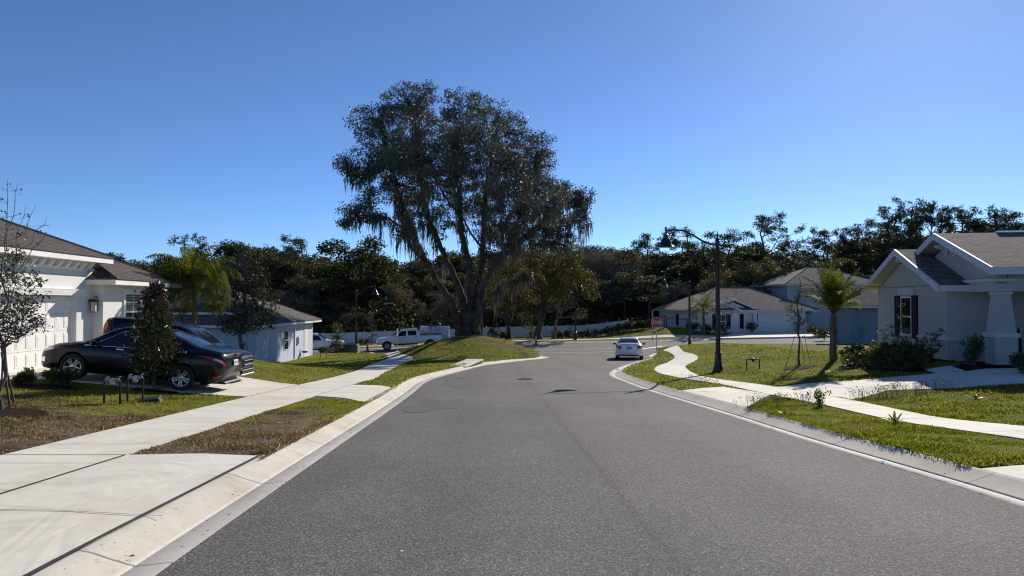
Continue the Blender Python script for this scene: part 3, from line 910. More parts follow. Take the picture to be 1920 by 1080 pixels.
# ---- house on the right with the two nested gables
h3 = thing('grey_gabled_house', 'light grey stucco house with two nested front gables and a tapered porch column', 'house', (14.7, 25.0, -.30), R(-97.8))
gs = M['grey_stucco']; lt = M['light_trim']
# local x: 0 at the near corner of the window wing, running -6.6 away from the viewer; the porch lies at x 0..2
b = MB(); b.prism([(-6.6, 0, -.5), (0, 0, -.5), (0, 0, 2.44), (-3.3, 0, 3.72), (-6.6, 0, 2.44)], (0, 1.6, 0)); b.build('wall', gs, h3)
b = MB(); b.box(-6.6, 0, 1.6, 9, -.5, 2.6); b.box(0, 9, 2.6, 9, -.5, 2.8); b.build('wall', gs, h3)['label'] = 'porch back wall and side'
gable_roof(h3, -7.1, .5, 2.50, .38, -.48, 3.2, M['roof_tan'], lt)
b = MB(); b.box(-6.6, 0, -.007, -.001, 2.52, 2.535); b.build('wall_groove', M['dark_paint'], h3)
b = MB(); b.box(-6.62, .02, -.05, -.001, .62, .72); b.box(.001, .05, -.05, 2.6, .62, .72); b.build('band', lt, h3, bevel=.006)
window(h3, -4.02, -2.98, .62, 2.13, 0, lt, wt, 1, True, 0, False)
b = MB(); b.box(-4.25, -2.75, -.05, -.001, 2.2, 2.48); b.build('window_head', lt, h3, bevel=.006)
for x0 in (-4.6, -2.90):
    s_ = MB(); s_.box(x0, x0 + .50, -.05, -.001, .56, 2.18)
    s_.box(x0 + .06, x0 + .44, -.056, -.049, .64, 1.34); s_.box(x0 + .06, x0 + .44, -.056, -.049, 1.44, 2.10)
    s_.build('shutter', M['dark_paint'], h3, bevel=.005)
# larger gable behind with porch beam
b = MB(); b.prism([(-6.3, .60, 2.5), (2.0, .60, 2.5), (2.0, .60, 2.84), (-1.2, .60, 3.98), (-5.4, .60, 2.7)], (0, .3, 0)); b.build('gable_wall', gs, h3)
gable_roof(h3, -5.4, 2.75, 2.96 - .0, .345, .12, 13, M['roof_tan'], lt, um=-1.3)
b = MB(); b.box(-.2, 2.0, .50, .95, 2.26, 2.56); b.box(1.55, 2.0, .95, 9, 2.26, 2.56); b.build('porch_beam', gs, h3)
b = MB(); b.box(-.2, 2.05, .44, .50, 2.56, 2.66); b.box(2.0, 2.05, .5, 9, 2.56, 2.66); b.build('beam_moulding', lt, h3)
b = MB(); b.box(2.0, 2.004, .5, 9, 2.2, 3.0); b = MB()
b.box(1.55, 2.0, .95, 9, 2.66, 2.9); b.build('porch_fascia_wall', gs, h3)
col = MB(); col.box(1.36, 2.02, .54, 1.20, -.45, .82)
cc = (1.69, .87)
def frust(m, c, w0, w1, z0, z1):
    vs = [(c[0] + sx * w / 2, c[1] + sy * w / 2, z) for w, z in ((w0, z0), (w1, z1)) for sx, sy in ((-1, -1), (1, -1), (1, 1), (-1, 1))]
    m.add(vs, [(3, 2, 1, 0), (4, 5, 6, 7)] + [(i, (i + 1) % 4, 4 + (i + 1) % 4, 4 + i) for i in range(4)])
frust(col, cc, .60, .40, .97, 2.16)
pc = col.build('porch_column', gs, h3)
q = MB(); q.box(1.31, 2.07, .49, 1.25, .82, .97); q.build('column_trim', lt, pc, bevel=.008); q = MB(); q.box(1.45, 1.93, .63, 1.11, 2.16, 2.258); q.build('column_cap', lt, pc, bevel=.008)
for (x, y, z) in ((-3.3, -.02, 3.36), (-1.3, .58, 3.72)):      # knee brackets at the peaks
    k = MB(); k.prism([(x - .07, y, z + .28), (x - .07, y - .40, z + .22), (x - .07, y - .40, z + .14), (x - .07, y - .12, z + .02), (x - .07, y, z - .14)], (.14, 0, 0)); k.build('gable_bracket', lt, h3)
rv = MB(); rv.box(-1.42, -1.18, 2.2, 9.5, 4.38, 4.43); rv.build('ridge_vent', plain('ridge_vent_metal', (.7, .7, .7), .25, metal=.8), h3)
b = MB(); b.box(.6, 1.55, 2.54, 2.6, 0, 2.1); b.build('front_door', M['light_trim'], h3, bevel=.01)
b = MB(); b.box(0, 9, .95, 2.6, -.45, -.06); b.build('porch_floor', M['concrete'], h3)
garage_door(h3, 4.6, 8.8, 2.1, 2.535, 8, 4, lt)
hip_roof(h3, -1.0, 12.5, 6.4, 14, 2.98, .36, M['roof_tan'], lt, name='rear_roof')
b = MB(); b.box(2.0, 12, 7.0, 13.5, -.6, 2.8); b.build('wall', gs, h3)['label'] = 'rear wing wall'

# ---- houses beyond
h4 = thing('teal_house', 'teal blue single-storey house corner under a tan hip roof, behind the right palm', 'house', (22.9, 52.5, -1.25), R(-23.5))
b = MB(); b.box(0, 9, 0, 9, -1, 2.48); b.build('wall', M['blue_stucco'], h4)
hip_roof(h4, -.6, 9.6, -.6, 9.6, 2.68, .42, M['roof_tan'], lt, .16)
b = MB(); b.box(1.35, 1.42, -.06, -.001, 0, 2.45); b.build('downspout', M['blue_stucco'], h4)
b = MB(); b.box(1.2, 1.55, -.14, -.001, .35, .95); b.tube([(1.7, -.05, .5), (1.78, -.06, .95), (1.78, -.05, 1.2)], .025, 6); b.box(1.66, 1.86, -.12, -.001, 1.1, 1.4); b.build('utility_box', M['blue_stucco'], h4)

h5 = thing('two_storey_house', 'grey two-storey house standing behind the others, between lamp post and palm', 'house', (34.0, 91.0, -1.75), R(4))
b = MB(); b.box(0, 12, 0, 10, -1, 2.9); b.box(0, 12, 0, 10, 3.1, 5.5); b.build('wall', M['grey_siding'], h5)
b = MB(); b.box(-.05, 12.05, -.05, 10.05, 2.9, 3.1); b.box(-.06, .08, -.06, .08, -.5, 5.5); b.box(4.6, 4.75, -.06, .02, 0, 5.5); b.box(5.6, 5.75, -.06, .02, 0, 5.5); b.build('corner_board', lt, h5)
hip_roof(h5, -.6, 12.6, -.6, 10.6, 5.7, .42, M['roof_grey'], lt, .18)
hip_roof(h5, 5.6, 12, -2.4, 1, 2.95, .30, M['roof_grey'], lt, .15)
window(h5, 6.6, 7.6, 3.7, 5.0, -.001, lt, wt, 2, True, .1, False); window(h5, 1.6, 2.5, 3.9, 5.0, -.001, lt, wt, 1, True, .1, False)
b = MB(); b.box(5.7, 5.95, -2.3, -2.05, 0, 2.78); b.box(5.62, 6.03, -2.38, -1.97, 0, 1.0); b.build('porch_post', lt, h5)

h6 = thing('pale_gabled_house', 'pale house across the junction with nested front gables and a double garage door', 'house', (20.4, 83.2, -1.82), R(10))
ps = M['pale_stucco']
b = MB(); b.box(0, 7.3, 0, 10.4, -.8, 2.45); b.box(7.3, 14.6, 1.2, 10.4, -.8, 2.45); b.build('wall', ps, h6)
hip_roof(h6, -.6, 15.2, -.6, 11, 2.65, .46, M['roof_tan'], lt, .16)
b = MB(); b.prism([(1.2, -.25, -.6), (5.2, -.25, -.6), (5.2, -.25, 2.5), (3.2, -.25, 3.3), (1.2, -.25, 2.5)], (0, .24, 0)); b.build('gable_wall', ps, h6)
gable_roof(h6, .7, 5.7, 2.55, .38, -.70, 3.0, M['roof_tan'], lt)
b = MB(); b.prism([(2.2, -.1, 2.5), (7.2, -.1, 2.5), (4.7, -.1, 3.5)], (0, .2, 0)); b.build('gable_wall', ps, h6)['label'] = 'upper gable'
gable_roof(h6, 1.4, 7.9, 2.62, .40, -.50, 4.5, M['roof_tan'], lt)
window(h6, 2.8, 3.7, .6, 2.1, -.25, lt, wt, 2, True, 0, False)
for x0 in (2.15, 3.8): s_ = MB(); s_.box(x0, x0 + .55, -.30, -.251, .55, 2.15); s_.build('shutter', M['dark_paint'], h6)
b = MB(); b.box(1.2, 5.2, -.30, -.251, .62, .72); b.build('band', lt, h6)
s_ = MB(); s_.box(5.6, 6.05, -.06, -.001, .5, 2.15); s_.build('shutter', M['dark_paint'], h6)
b = MB(); b.box(5.3, 7.6, -.45, -.15, 2.25, 2.5); b.build('porch_beam', lt, h6)
c = MB(); c.box(7.0, 7.55, -.5, .05, -.3, 1.0); frust(c, (7.27, -.22), .5, .34, 1.0, 2.25); c.build('porch_column', lt, h6)
b = MB(); b.box(6.4, 6.9, -.03, -.001, 0, 2.1); b.build('front_door', lt, h6)
b = MB(); b.box(7.8, 8.25, -.05, 1.2, -.3, 2.45); b.box(12.9, 13.5, -.05, 1.2, -.3, 2.45); b.box(8.25, 12.9, -.05, 1.2, 2.14, 2.45); b.build('garage_surround', lt, h6)
garage_door(h6, 8.25, 12.9, 2.13, .12, 8, 4, lt)
for (px, py) in ((1254, 560), (1323, 562)): pass
b = MB(); b.box(-.06, -.001, 4.2, 4.9, .8, 2.1); b.build('side_window', M['dark_paint'], h6)
vp = MB(); vp.tube([(3.0, 3.5, 3.9), (3.0, 3.5, 4.75)], .05, 8); vp.tube([(1.2, 3.0, 3.4), (1.2, 3.0, 4.2)], .04, 8); vp.build('vent_pipe', M['roof_grey'], h6)
# ------------------------------------------------------------------ vehicles (x from the rear bumper to the front, z up from the road)
def smooth1(v, k=5):
    ker = np.hanning(k + 2)[1:-1]; ker /= ker.sum(); p = np.pad(v, k // 2, mode='edge'); return np.convolve(p, ker, 'valid')
class Shell:
    def __init__(s, st, n=120, k=7):
        st = np.array(st, float); s.L = st[-1, 0]
        s.xs = np.linspace(0, s.L, n)
        e = s.xs
        s.zb, s.zl, s.zt, s.w, s.wr = [smooth1(np.interp(e, st[:, 0], st[:, i]), k) for i in range(1, 6)]
    def par(s, x): return [float(np.interp(x, s.xs, a)) for a in (s.zb, s.zl, s.zt, s.w, s.wr)]
    def ctrl(s, x):
        zb, zl, zt, w, wr = s.par(x); h = max(0.012, zt - zl)
        return np.array([(0, zb), (w * .80, zb), (w * .965, zb + .08), (w, zb + (zl - zb) * .50), (w * .992, zl - .10), (w * .955, zl),
                         (wr + .02, zt - .045 - min(.06, h * .14)), (wr * .86, zt - .012), (wr * .45, zt + .0), (0, zt + .006)])
    def sec(s, x, v):
        C = s.ctrl(x); n = len(C); i = int(min(max(v, 0), n - 1.0001)); t = v - i
        p = lambda k: C[min(max(k, 0), n - 1)] if k < n else C[n - 1]
        a = p(i - 1) if i > 0 else np.array([-C[1][0], C[1][1]]); b, c = p(i), p(i + 1)
        d = p(i + 2) if i + 2 < n else np.array([-C[n - 2][0], C[n - 2][1]])
        if i == 5: return b + (c - b) * t + np.array([.012 * math.sin(math.pi * t), 0])      # straight side glass, slightly bowed
        tn = .5
        if i == 4: d = c + (c - b) * .5
        if i == 6: a = b - (c - b) * .3
        q = .5 * ((2 * b) + (c - a) * t + (2 * a - 5 * b + 4 * c - d) * t * t + (3 * b - a - 3 * c + d) * t ** 3)
        return q
    def P(s, x, v, side=1, off=0.0):
        y, z = s.sec(x, v); q = Vector((x, y * side, z))
        if off:
            e = .02
            a = s.sec(min(x + e, s.L), v); b = s.sec(max(x - e, 0), v); c = s.sec(x, min(v + .06, 9)); d = s.sec(x, max(v - .06, 0))
            tx = Vector((min(x + e, s.L) - max(x - e, 0), (a - b)[0] * side, (a - b)[1])); tv = Vector((0, (c - d)[0] * side, (c - d)[1]))
            nn = tx.cross(tv) * (-side); nn.normalize(); q += nn * off
        return q
    def v_at(s, x, z, lo=2.0, hi=6.0):
        for _ in range(26):
            m = (lo + hi) / 2
            if s.sec(x, m)[1] < z: lo = m
            else: hi = m
        return (lo + hi) / 2
    def body(s, name, parent, mat, dark, wheels, wr, ww=.3, nx=72, nv=36):
        vs = []; fs = []
        xs = s.L * (0.5 - 0.5 * np.cos(np.linspace(0, math.pi, nx))) * .35 + np.linspace(0, s.L, nx) * .65
        vv = np.linspace(0, 9, nv)
        ring = [(1, v) for v in vv] + [(-1, v) for v in vv[::-1][1:-1]]; k = len(ring)
        for x in xs:
            for sd_, v in ring: vs.append(s.P(x, v, sd_))
        for i in range(nx - 1):
            for j in range(k): j2 = (j + 1) % k; fs.append((i * k + j, (i + 1) * k + j, (i + 1) * k + j2, i * k + j2))
        fs.append(tuple(range(k))); fs.append(tuple((nx - 1) * k + j for j in range(k - 1, -1, -1)))
        m = MB(); m.add(vs, fs); o = m.build(name, [mat, dark], parent)
        bm = bmesh.new(); bm.from_mesh(o.data); bmesh.ops.recalc_face_normals(bm, faces=bm.faces); bm.to_mesh(o.data); bm.free()
        cut = MB()
        for wx in wheels:
            for sd_ in (-1, 1):
                y1 = s.par(wx)[3] + .1; y0 = y1 - .1 - ww - .12
                Mx = Matrix.Translation((wx, 0, wr * 1.0)) @ Matrix.Rotation(R(90), 4, 'X')
                cut.lathe([(wr * 1.16, min(-y0 * sd_, -y1 * sd_)), (wr * 1.16, max(-y0 * sd_, -y1 * sd_))], (0, 0, 0), 28, Mx)
        c = cut.build('cutter', [mat, dark], None)
        c.data.polygons.foreach_set('material_index', np.ones(len(c.data.polygons), np.int32))
        bm = bmesh.new(); bm.from_mesh(c.data); bmesh.ops.recalc_face_normals(bm, faces=bm.faces); bm.to_mesh(c.data); bm.free()
        md = o.modifiers.new('arch', 'BOOLEAN'); md.operation = 'DIFFERENCE'; md.object = c; md.solver = 'EXACT'; md.material_mode = 'INDEX'
        bpy.context.view_layer.update()
        me = bpy.data.meshes.new_from_object(o.evaluated_get(bpy.context.evaluated_depsgraph_get()))
        o.modifiers.clear(); o.data = me; bpy.data.objects.remove(c)
        me.polygons.foreach_set('use_smooth', np.ones(len(me.polygons), bool)); me.set_sharp_from_angle(angle=R(35))
        return o
    def patch(s, name, x0, x1, v0, v1, mat, parent, sides=(1, -1), off=.004, nx=16, nv=8, poly=None):
        """a piece of the skin lifted by off; poly(x) may return its own (v0, v1)"""
        o = None
        for sd_ in sides:
            m = MB(); b = []; xs = np.linspace(x0, x1, nx); fs = []
            for x in xs:
                a, c = (poly(x) if poly else (v0, v1))
                for v in np.linspace(a, c, nv): b.append(s.P(float(x), float(v), sd_, off))
            for i in range(nx - 1):
                for j in range(nv - 1):
                    f = (i * nv + j, (i + 1) * nv + j, (i + 1) * nv + j + 1, i * nv + j + 1); fs.append(f if sd_ > 0 else f[::-1])
            m.add(b, fs); o = m.build(name, mat, parent, smooth=True)
        return o
    def across(s, name, x0, x1, v0, mat, parent, off=.005, nx=12, nv=8):
        """glass from one side over to the other (windscreen, rear window)"""
        m = MB(); b = []; fs = []
        vv = list(np.linspace(v0, 9, nv)); ring = [(1, v) for v in vv] + [(-1, v) for v in vv[::-1][1:]]; k = len(ring)
        for x in np.linspace(x0, x1, nx):
            for sd_, v in ring: b.append(s.P(float(x), float(v), sd_, off))
        for i in range(nx - 1):
            for j in range(k - 1): fs.append((i * k + j, (i + 1) * k + j, (i + 1) * k + j + 1, i * k + j + 1))
        m.add(b, fs); return m.build(name, mat, parent, smooth=True)

def wheel(parent, x, y, r, w, side, spokes=5, rim=M['alloy'], rr=.68):
    """side +1: outer face towards +y"""
    Mx = Matrix.Translation((x, y, r)) @ Matrix.Rotation(R(-90 * side), 4, 'X')
    t = MB(); h = w / 2
    t.lathe([(r * rr, -h), (r * .93, -h), (r, -h * .75), (r, h * .75), (r * .94, h), (r * .74, h * 1.02), (r * rr, h * .9), (r * rr, h * .3), (.02, h * .2)], (0, 0, 0), 36, Mx)
    ty = t.build('tyre', M['rubber'], None, smooth=True)
    root = bpy.data.objects.new('wheel', None); COL.objects.link(root); root.parent = parent; ty.parent = root
    g = MB(); g.lathe([(r * rr, h * .80), (r * rr * .99, h * .98), (r * rr * .90, h * .92), (r * rr * .89, h * .4)], (0, 0, 0), 36, Mx, cap=False)
    g.lathe([(r * .17, h * .35), (r * .17, h * .86), (r * .10, h * .93), (.004, h * .93)], (0, 0, 0), 16, Mx)
    for k in range(spokes):
        for d in (-1, 1):
            a = 2 * math.pi * k / spokes + .3; b = a + d * .17; a2 = a + d * .30
            p0 = Vector((r * .14 * math.cos(a + d * .5), r * .14 * math.sin(a + d * .5), h * .78)); p1 = Vector((r * rr * .95 * math.cos(b), r * rr * .95 * math.sin(b), h * .86))
            n = Vector((-math.sin(a), math.cos(a), 0)) * r * .045; dz = Vector((0, 0, -.03))
            vs = [p0 - n, p0 + n, p1 + n * 1.1, p1 - n * 1.1]; vs = vs + [q + dz for q in vs]
            g.add([Mx @ q for q in vs], [(0, 1, 2, 3), (7, 6, 5, 4), (0, 4, 5, 1), (1, 5, 6, 2), (2, 6, 7, 3), (3, 7, 4, 0)])
    g.build('rim', rim, root, smooth=True)
    return root

def mirror_part(sh, parent, x, mat, sides=(1, -1), zoff=.02):
    for sd_ in sides:
        p = sh.P(x, 5.15, sd_); m = MB()
        m.tube([p, p + Vector((0, .10 * sd_, .03))], .022, 6)
        c = p + Vector((-.01, .17 * sd_, .055)); vs = []
        m.lathe([(.02, -.07), (.075, -.05), (.085, 0), (.06, .06), (.01, .075)], (0, 0, 0), 12, Matrix.Translation(c) @ Matrix.Diagonal((.75, 1.25, 1, 1)))
        m.build('mirror', mat, parent, smooth=True)
def plate(parent, c, w=.32, h=.16, n=(-1, 0, 0), mat=None, ink=None, tilt=0):
    root_m = MB(); n = Vector(n); s = 1 if n.x > 0 else -1
    root_m.box(-.006, 0, -w / 2, w / 2, -h / 2, h / 2) if s < 0 else root_m.box(0, .006, -w / 2, w / 2, -h / 2, h / 2)
    o = root_m.build('licence_plate', mat or M['plate'], parent); o.location = c; o.rotation_euler = (0, tilt, 0)
    k = MB()
    for i in range(6): y = -w * .36 + i * w * .145; k.box(-.008, -.0062, y - .013, y + .013, -.035, .03) if s < 0 else k.box(.0062, .008, y - .013, y + .013, -.035, .03)
    k.build('plate_marks', ink or M['grey_plastic'], o)
    return o
def emblem(parent, c, w, h, mat=M['chrome'], n=14, nx=-1, tilt=0):
    m = MB(); pts = [(0, w * math.cos(6.2832 * k / n), h * math.sin(6.2832 * k / n)) for k in range(n)]
    m.prism(pts, (.012 * nx, 0, 0)); o = m.build('emblem', mat, parent); o.location = c; o.rotation_euler = (0, tilt, 0); return o

def sedan_windows(sh, root, xs_side, xs_front, xs_rear, glass=M['car_glass'], trim=None, split=()):
    x0, x1, xa, xb = xs_side        # belt ends and roof ends of the side glass
    def poly(x):
        lo = 5.10; hi = 5.90
        if x < xa: hi = 5.10 + .80 * max(0, (x - x0) / (xa - x0))
        if x > xb: hi = min(hi, 5.10 + .80 * max(0, (x1 - x) / (x1 - xb)) + .0)
        return lo, max(lo + .01, hi)
    cuts = [x0] + list(split) + [x1]
    for a, b in zip(cuts[:-1], cuts[1:]):
        g = .025
        o = sh.patch('side_window', a + (g if a != x0 else 0), b - (g if b != x1 else 0), 0, 0, glass, root, (1, -1), .004, 18, 7, poly)
    sh.across('windscreen', *xs_front, 6.25, glass, root); sh.across('rear_window', *xs_rear, 6.3, glass, root)
    if trim:
        m = MB()
        for sd_ in (1, -1):
            up = [sh.P(x, poly(x)[1] + .06, sd_, .006) for x in np.linspace(x0, x1, 30)]; lo = [sh.P(x, 5.04, sd_, .006) for x in np.linspace(x0, x1, 30)]
            m.tube(lo, .006, 5); m.tube(up, .006, 5)
        m.build('window_trim', trim, root, smooth=True)

def set_car(root, c, heading, L, sink=0.0, zf=None):
    """c: where the middle of the car stands; heading: direction the front points to, degrees from +X"""
    zf = zf or (lambda x, y: float(lawn(x, y)) + .018)
    h = R(heading); d = Vector((math.cos(h), math.sin(h), 0)); s = Vector((-d.y, d.x, 0))
    a = L * .29; zc = [zf(c[0] + d.x * k, c[1] + d.y * k) for k in (-a, a)]; zs = [zf(c[0] + s.x * k, c[1] + s.y * k) for k in (-.8, .8)]
    dz = (zc[1] - zc[0]) / (2 * a); fx = Vector((d.x, d.y, dz)).normalized(); fy = Vector((s.x, s.y, (zs[1] - zs[0]) / 1.6)).normalized(); fz = fx.cross(fy).normalized(); fy = fz.cross(fx)
    m = Matrix((fx, fy, fz)).transposed()
    root.rotation_euler = m.to_euler()
    root.location = Vector((c[0], c[1], (zc[0] + zc[1]) / 2 - sink)) - m @ Vector((L / 2, 0, 0))

# ---- black sedan on the driveway, nose to the garage
st = [(0, .42, .74, .92, .66, .58), (.05, .34, .86, 1.00, .74, .66), (.18, .27, .92, 1.06, .84, .72), (.45, .24, .955, 1.10, .895, .73), (.8, .22, .96, 1.135, .915, .68), (1.25, .21, .955, 1.30, .925, .62), (1.75, .20, .945, 1.43, .93, .60),
      (2.25, .20, .935, 1.475, .93, .60), (2.75, .20, .925, 1.455, .93, .61), (3.1, .20, .915, 1.34, .93, .65), (3.45, .20, .905, 1.13, .93, .72), (3.72, .20, .885, .99, .925, .80), (4.1, .20, .845, .935, .91, .80), (4.45, .20, .78, .865, .87, .76), (4.7, .21, .70, .77, .77, .66), (4.82, .24, .62, .68, .66, .56), (4.86, .32, .56, .60, .56, .48)]
st = [(0, .52, .70, .86, .46, .40), (.012, .46, .73, .90, .58, .50)] + [(.035, .40, .78, .94, .68, .60)] + st[1:]
S = Shell(st, 240, 5)
car = thing('black_sedan', 'black saloon car with red tail lamps parked nearest on the left driveway', 'car', (0, 0, 0))
S.body('body', car, M['black_car'], M['black_plastic'], (1.03, 3.84), .335, .25)
sedan_windows(S, car, (.98, 3.62, 1.75, 2.75), (2.92, 3.66), (.82, 1.72), M['car_glass'], M['chrome'], (2.02,))
for x, nm in ((1.03, 0), (3.84, 0)):
    for sd_ in (1, -1): wheel(car, x, sd_ * .815, .335, .23, sd_, 5)
tl = lambda x: (4.35 + .10 * max(0, (x - .35) / .4), 5.05 - .45 * max(0, (x - .28) / .45))
S.patch('tail_lamp', .03, .70, 0, 0, M['red_lens'], car, (1, -1), .012, 16, 6, lambda x: (3.9 + .62 * max(0, (x - .12) / .58), 4.9 - .22 * max(0, (x - .1) / .6)))
S.patch('reverse_lamp', .06, .26, 4.15, 4.5, M['clear_lens'], car, (1, -1), .018, 6, 4)
S.patch('headlamp', 4.40, 4.76, 0, 0, M['clear_lens'], car, (1, -1), .010, 10, 5, lambda x: (4.25, 5.0))
S.patch('side_marker', 4.26, 4.42, 4.45, 4.8, M['amber_lens'], car, (1, -1), .010, 6, 4)
S.patch('rear_reflector', .06, .24, 2.15, 2.4, M['red_lens'], car, (1, -1), .012, 6, 3)
S.patch('fog_lamp_surround', 4.62, 4.78, 2.6, 3.3, M['chrome'], car, (1, -1), .008, 5, 4)
S.patch('grille', 4.835, 4.858, 3.2, 8.9, M['black_plastic'], car, (1, -1), .004, 3, 10)
mirror_part(S, car, 3.32, M['black_car'])
plate(car, (-.03, 0, .78), .31, .15, tilt=R(12)); emblem(car, (.015, 0, .965), .07, .04, tilt=R(12))
m = MB(); m.box(-.02, .3, -.62, .62, .235, .30); m.build('rear_diffuser', M['black_plastic'], car, bevel=.02)
m = MB()
for sd_ in (1, -1):
    
    for x in (1.78, 2.68): q = S.P(x, 4.45, sd_, .015); m.box(q.x - .11, q.x + .09, q.y - .012, q.y + .012, q.z - .014, q.z + .014)
m.build('door_handle', M['chrome'], car)
set_car(car, (-9.80, 19.65), 181.5, 4.86 * .97); car.scale = (.97, 1, 1)

# ---- black compact hatchback beside it, nose to the street
st = [(0, .45, .85, 1.40, .66, .52), (.08, .32, .95, 1.54, .80, .60), (.3, .25, 1.0, 1.60, .87, .63), (.8, .22, 1.0, 1.625, .895, .65), (1.6, .21, .985, 1.62, .90, .66), (2.2, .21, .975, 1.585, .90, .66), (2.5, .21, .97, 1.50, .90, .68), (2.8, .21, .965, 1.31, .90, .71), (3.05, .21, .955, 1.12, .895, .76), (3.25, .22, .93, 1.03, .89, .78),
      (3.6, .22, .88, .985, .86, .76), (3.9, .23, .80, .93, .80, .70), (4.06, .25, .72, .84, .70, .62), (4.13, .30, .60, .70, .60, .52), (4.15, .36, .55, .62, .55, .48)]
st = st[:-2] + [(4.10, .27, .68, .80, .66, .58), (4.135, .32, .60, .70, .54, .46), (4.15, .40, .54, .60, .36, .32)]
S2 = Shell(st, 240, 5)
car2 = thing('black_hatchback', 'black compact hatchback parked beyond the sedan with its nose to the street', 'car', (0, 0, 0))
S2.body('body', car2, M['black_car'], M['black_plastic'], (.72, 3.28), .33, .24)
sedan_windows(S2, car2, (.30, 3.05, .55, 2.25), (2.42, 3.06), (.02, .22), M['car_glass'], None, (1.15, 1.95))
for x in (.72, 3.28):
    for sd_ in (1, -1): wheel(car2, x, sd_ * .79, .33, .22, sd_, 5)
S2.patch('tail_lamp', .03, .20, 5.0, 5.95, M['red_lens'], car2, (1, -1), .012, 5, 8)
S2.patch('headlamp', 3.72, 4.06, 4.3, 5.3, M['clear_lens'], car2, (1, -1), .012, 8, 6)
S2.patch('fog_lamp', 3.98, 4.06, 2.5, 3.0, M['chrome'], car2, (1, -1), .012, 4, 4)
S2.patch('bumper_trim', 3.9, 4.148, 2.1, 3.1, M['grey_plastic'], car2, (1, -1), .009, 8, 6)
m = MB(); m.box(4.10, 4.165, -.50, .50, .30, .42); m.box(4.10, 4.175, -.42, .42, .52, .60); m.build('grille', M['black_plastic'], car2, bevel=.012)
m = MB(); m.box(4.06, 4.175, -.56, .56, .235, .285); m.build('skid_plate', M['alloy'], car2, bevel=.012)
m = MB(); m.box(4.05, 4.15, -.36, .36, .70, .725); m.build('nose_bar', M['chrome'], car2, bevel=.006)
emblem(car2, (4.06, 0, .80), .075, .045, M['chrome'], 14, 1, R(-35))
mirror_part(S2, car2, 2.75, M['black_car'])
for sd_ in (1, -1): m = MB(); m.tube([S2.P(x, 6.6, sd_, .035) for x in np.linspace(.35, 2.15, 10)], .016, 6); m.build('roof_rail', M['grey_plastic'], car2)
set_car(car2, (-10.05, 22.25), 1.0, 4.15); car2.scale = (1, 1, .93)

# ---- white sedan at the right kerb, seen from behind
st = [(0, .45, .78, 1.0, .62, .56), (.05, .34, .90, 1.03, .72, .66), (.18, .28, .96, 1.065, .83, .72), (.5, .25, .975, 1.095, .89, .73), (.85, .22, .97, 1.12, .905, .68), (1.2, .21, .96, 1.28, .91, .60), (1.65, .2, .95, 1.425, .91, .58), (2.2, .2, .94, 1.47, .91, .59),
      (2.75, .2, .93, 1.44, .91, .60), (3.1, .2, .92, 1.31, .91, .64), (3.4, .2, .91, 1.11, .91, .71), (3.65, .2, .89, 1.0, .905, .78), (4.1, .2, .85, .93, .89, .78), (4.5, .2, .76, .84, .84, .72), (4.72, .22, .66, .72, .70, .60), (4.80, .3, .56, .6, .56, .48)]
st = [(0, .50, .72, .92, .46, .40), (.012, .46, .76, .96, .58, .50), (.03, .40, .84, 1.0, .66, .60)] + st[1:]
S3 = Shell(st, 240, 5)
car3 = thing('white_sedan', 'white saloon car parked at the right kerb, seen from behind', 'car', (0, 0, 0))
S3.body('body', car3, M['white_car'], M['black_plastic'], (1.02, 3.80), .33, .24)
sedan_windows(S3, car3, (1.0, 3.58, 1.65, 2.75), (2.92, 3.62), (.80, 1.56), M['car_glass'], None, (1.35, 2.05))
for x in (1.02, 3.80):
    for sd_ in (1, -1): wheel(car3, x, sd_ * .80, .33, .22, sd_, 5)
S3.patch('tail_lamp', .008, .42, 3.92, 4.9, M['red_lens'], car3, (1, -1), .012, 10, 6)
for sd_ in (1, -1):
    m = MB(); m.box(-.022, .06, min(.50 * sd_, .70 * sd_), max(.50 * sd_, .70 * sd_), .80, .93); m.build('tail_lamp', M['red_lens'], car3, bevel=.02)
plate(car3, (-.02, 0, .80), .32, .17, mat=plain('plate_green', (.16, .20, .14), .5), ink=M['plate'], tilt=R(8)); emblem(car3, (.0, 0, .985), .05, .028, tilt=R(12))
m = MB(); m.box(.0, .16, -.66, .66, 1.055, 1.085); m.build('boot_spoiler', M['white_car'], car3, bevel=.012)
m = MB(); m.box(-.015, .4, -.60, .60, .24, .335); m.build('rear_diffuser', M['black_plastic'], car3, bevel=.03)
m = MB()
for sd_ in (1, -1): m.tube([(-.04, .48 * sd_, .27), (.2, .48 * sd_, .27)], .035, 8)
m.build('exhaust', M['alloy'], car3)
m = MB(); m.box(-.017, .1, -.30, .30, .66, .70); m.build('plate_bar', M['white_car'], car3)  # body-coloured bar across the tail below the plate
mirror_part(S3, car3, 3.3, M['black_plastic'])
cp = pix(1180, 675, road_z)
set_car(car3, (cp[0] + .35, cp[1] + 2.2), 81, 4.8, zf=lambda x, y: float(road_z(x, y)))

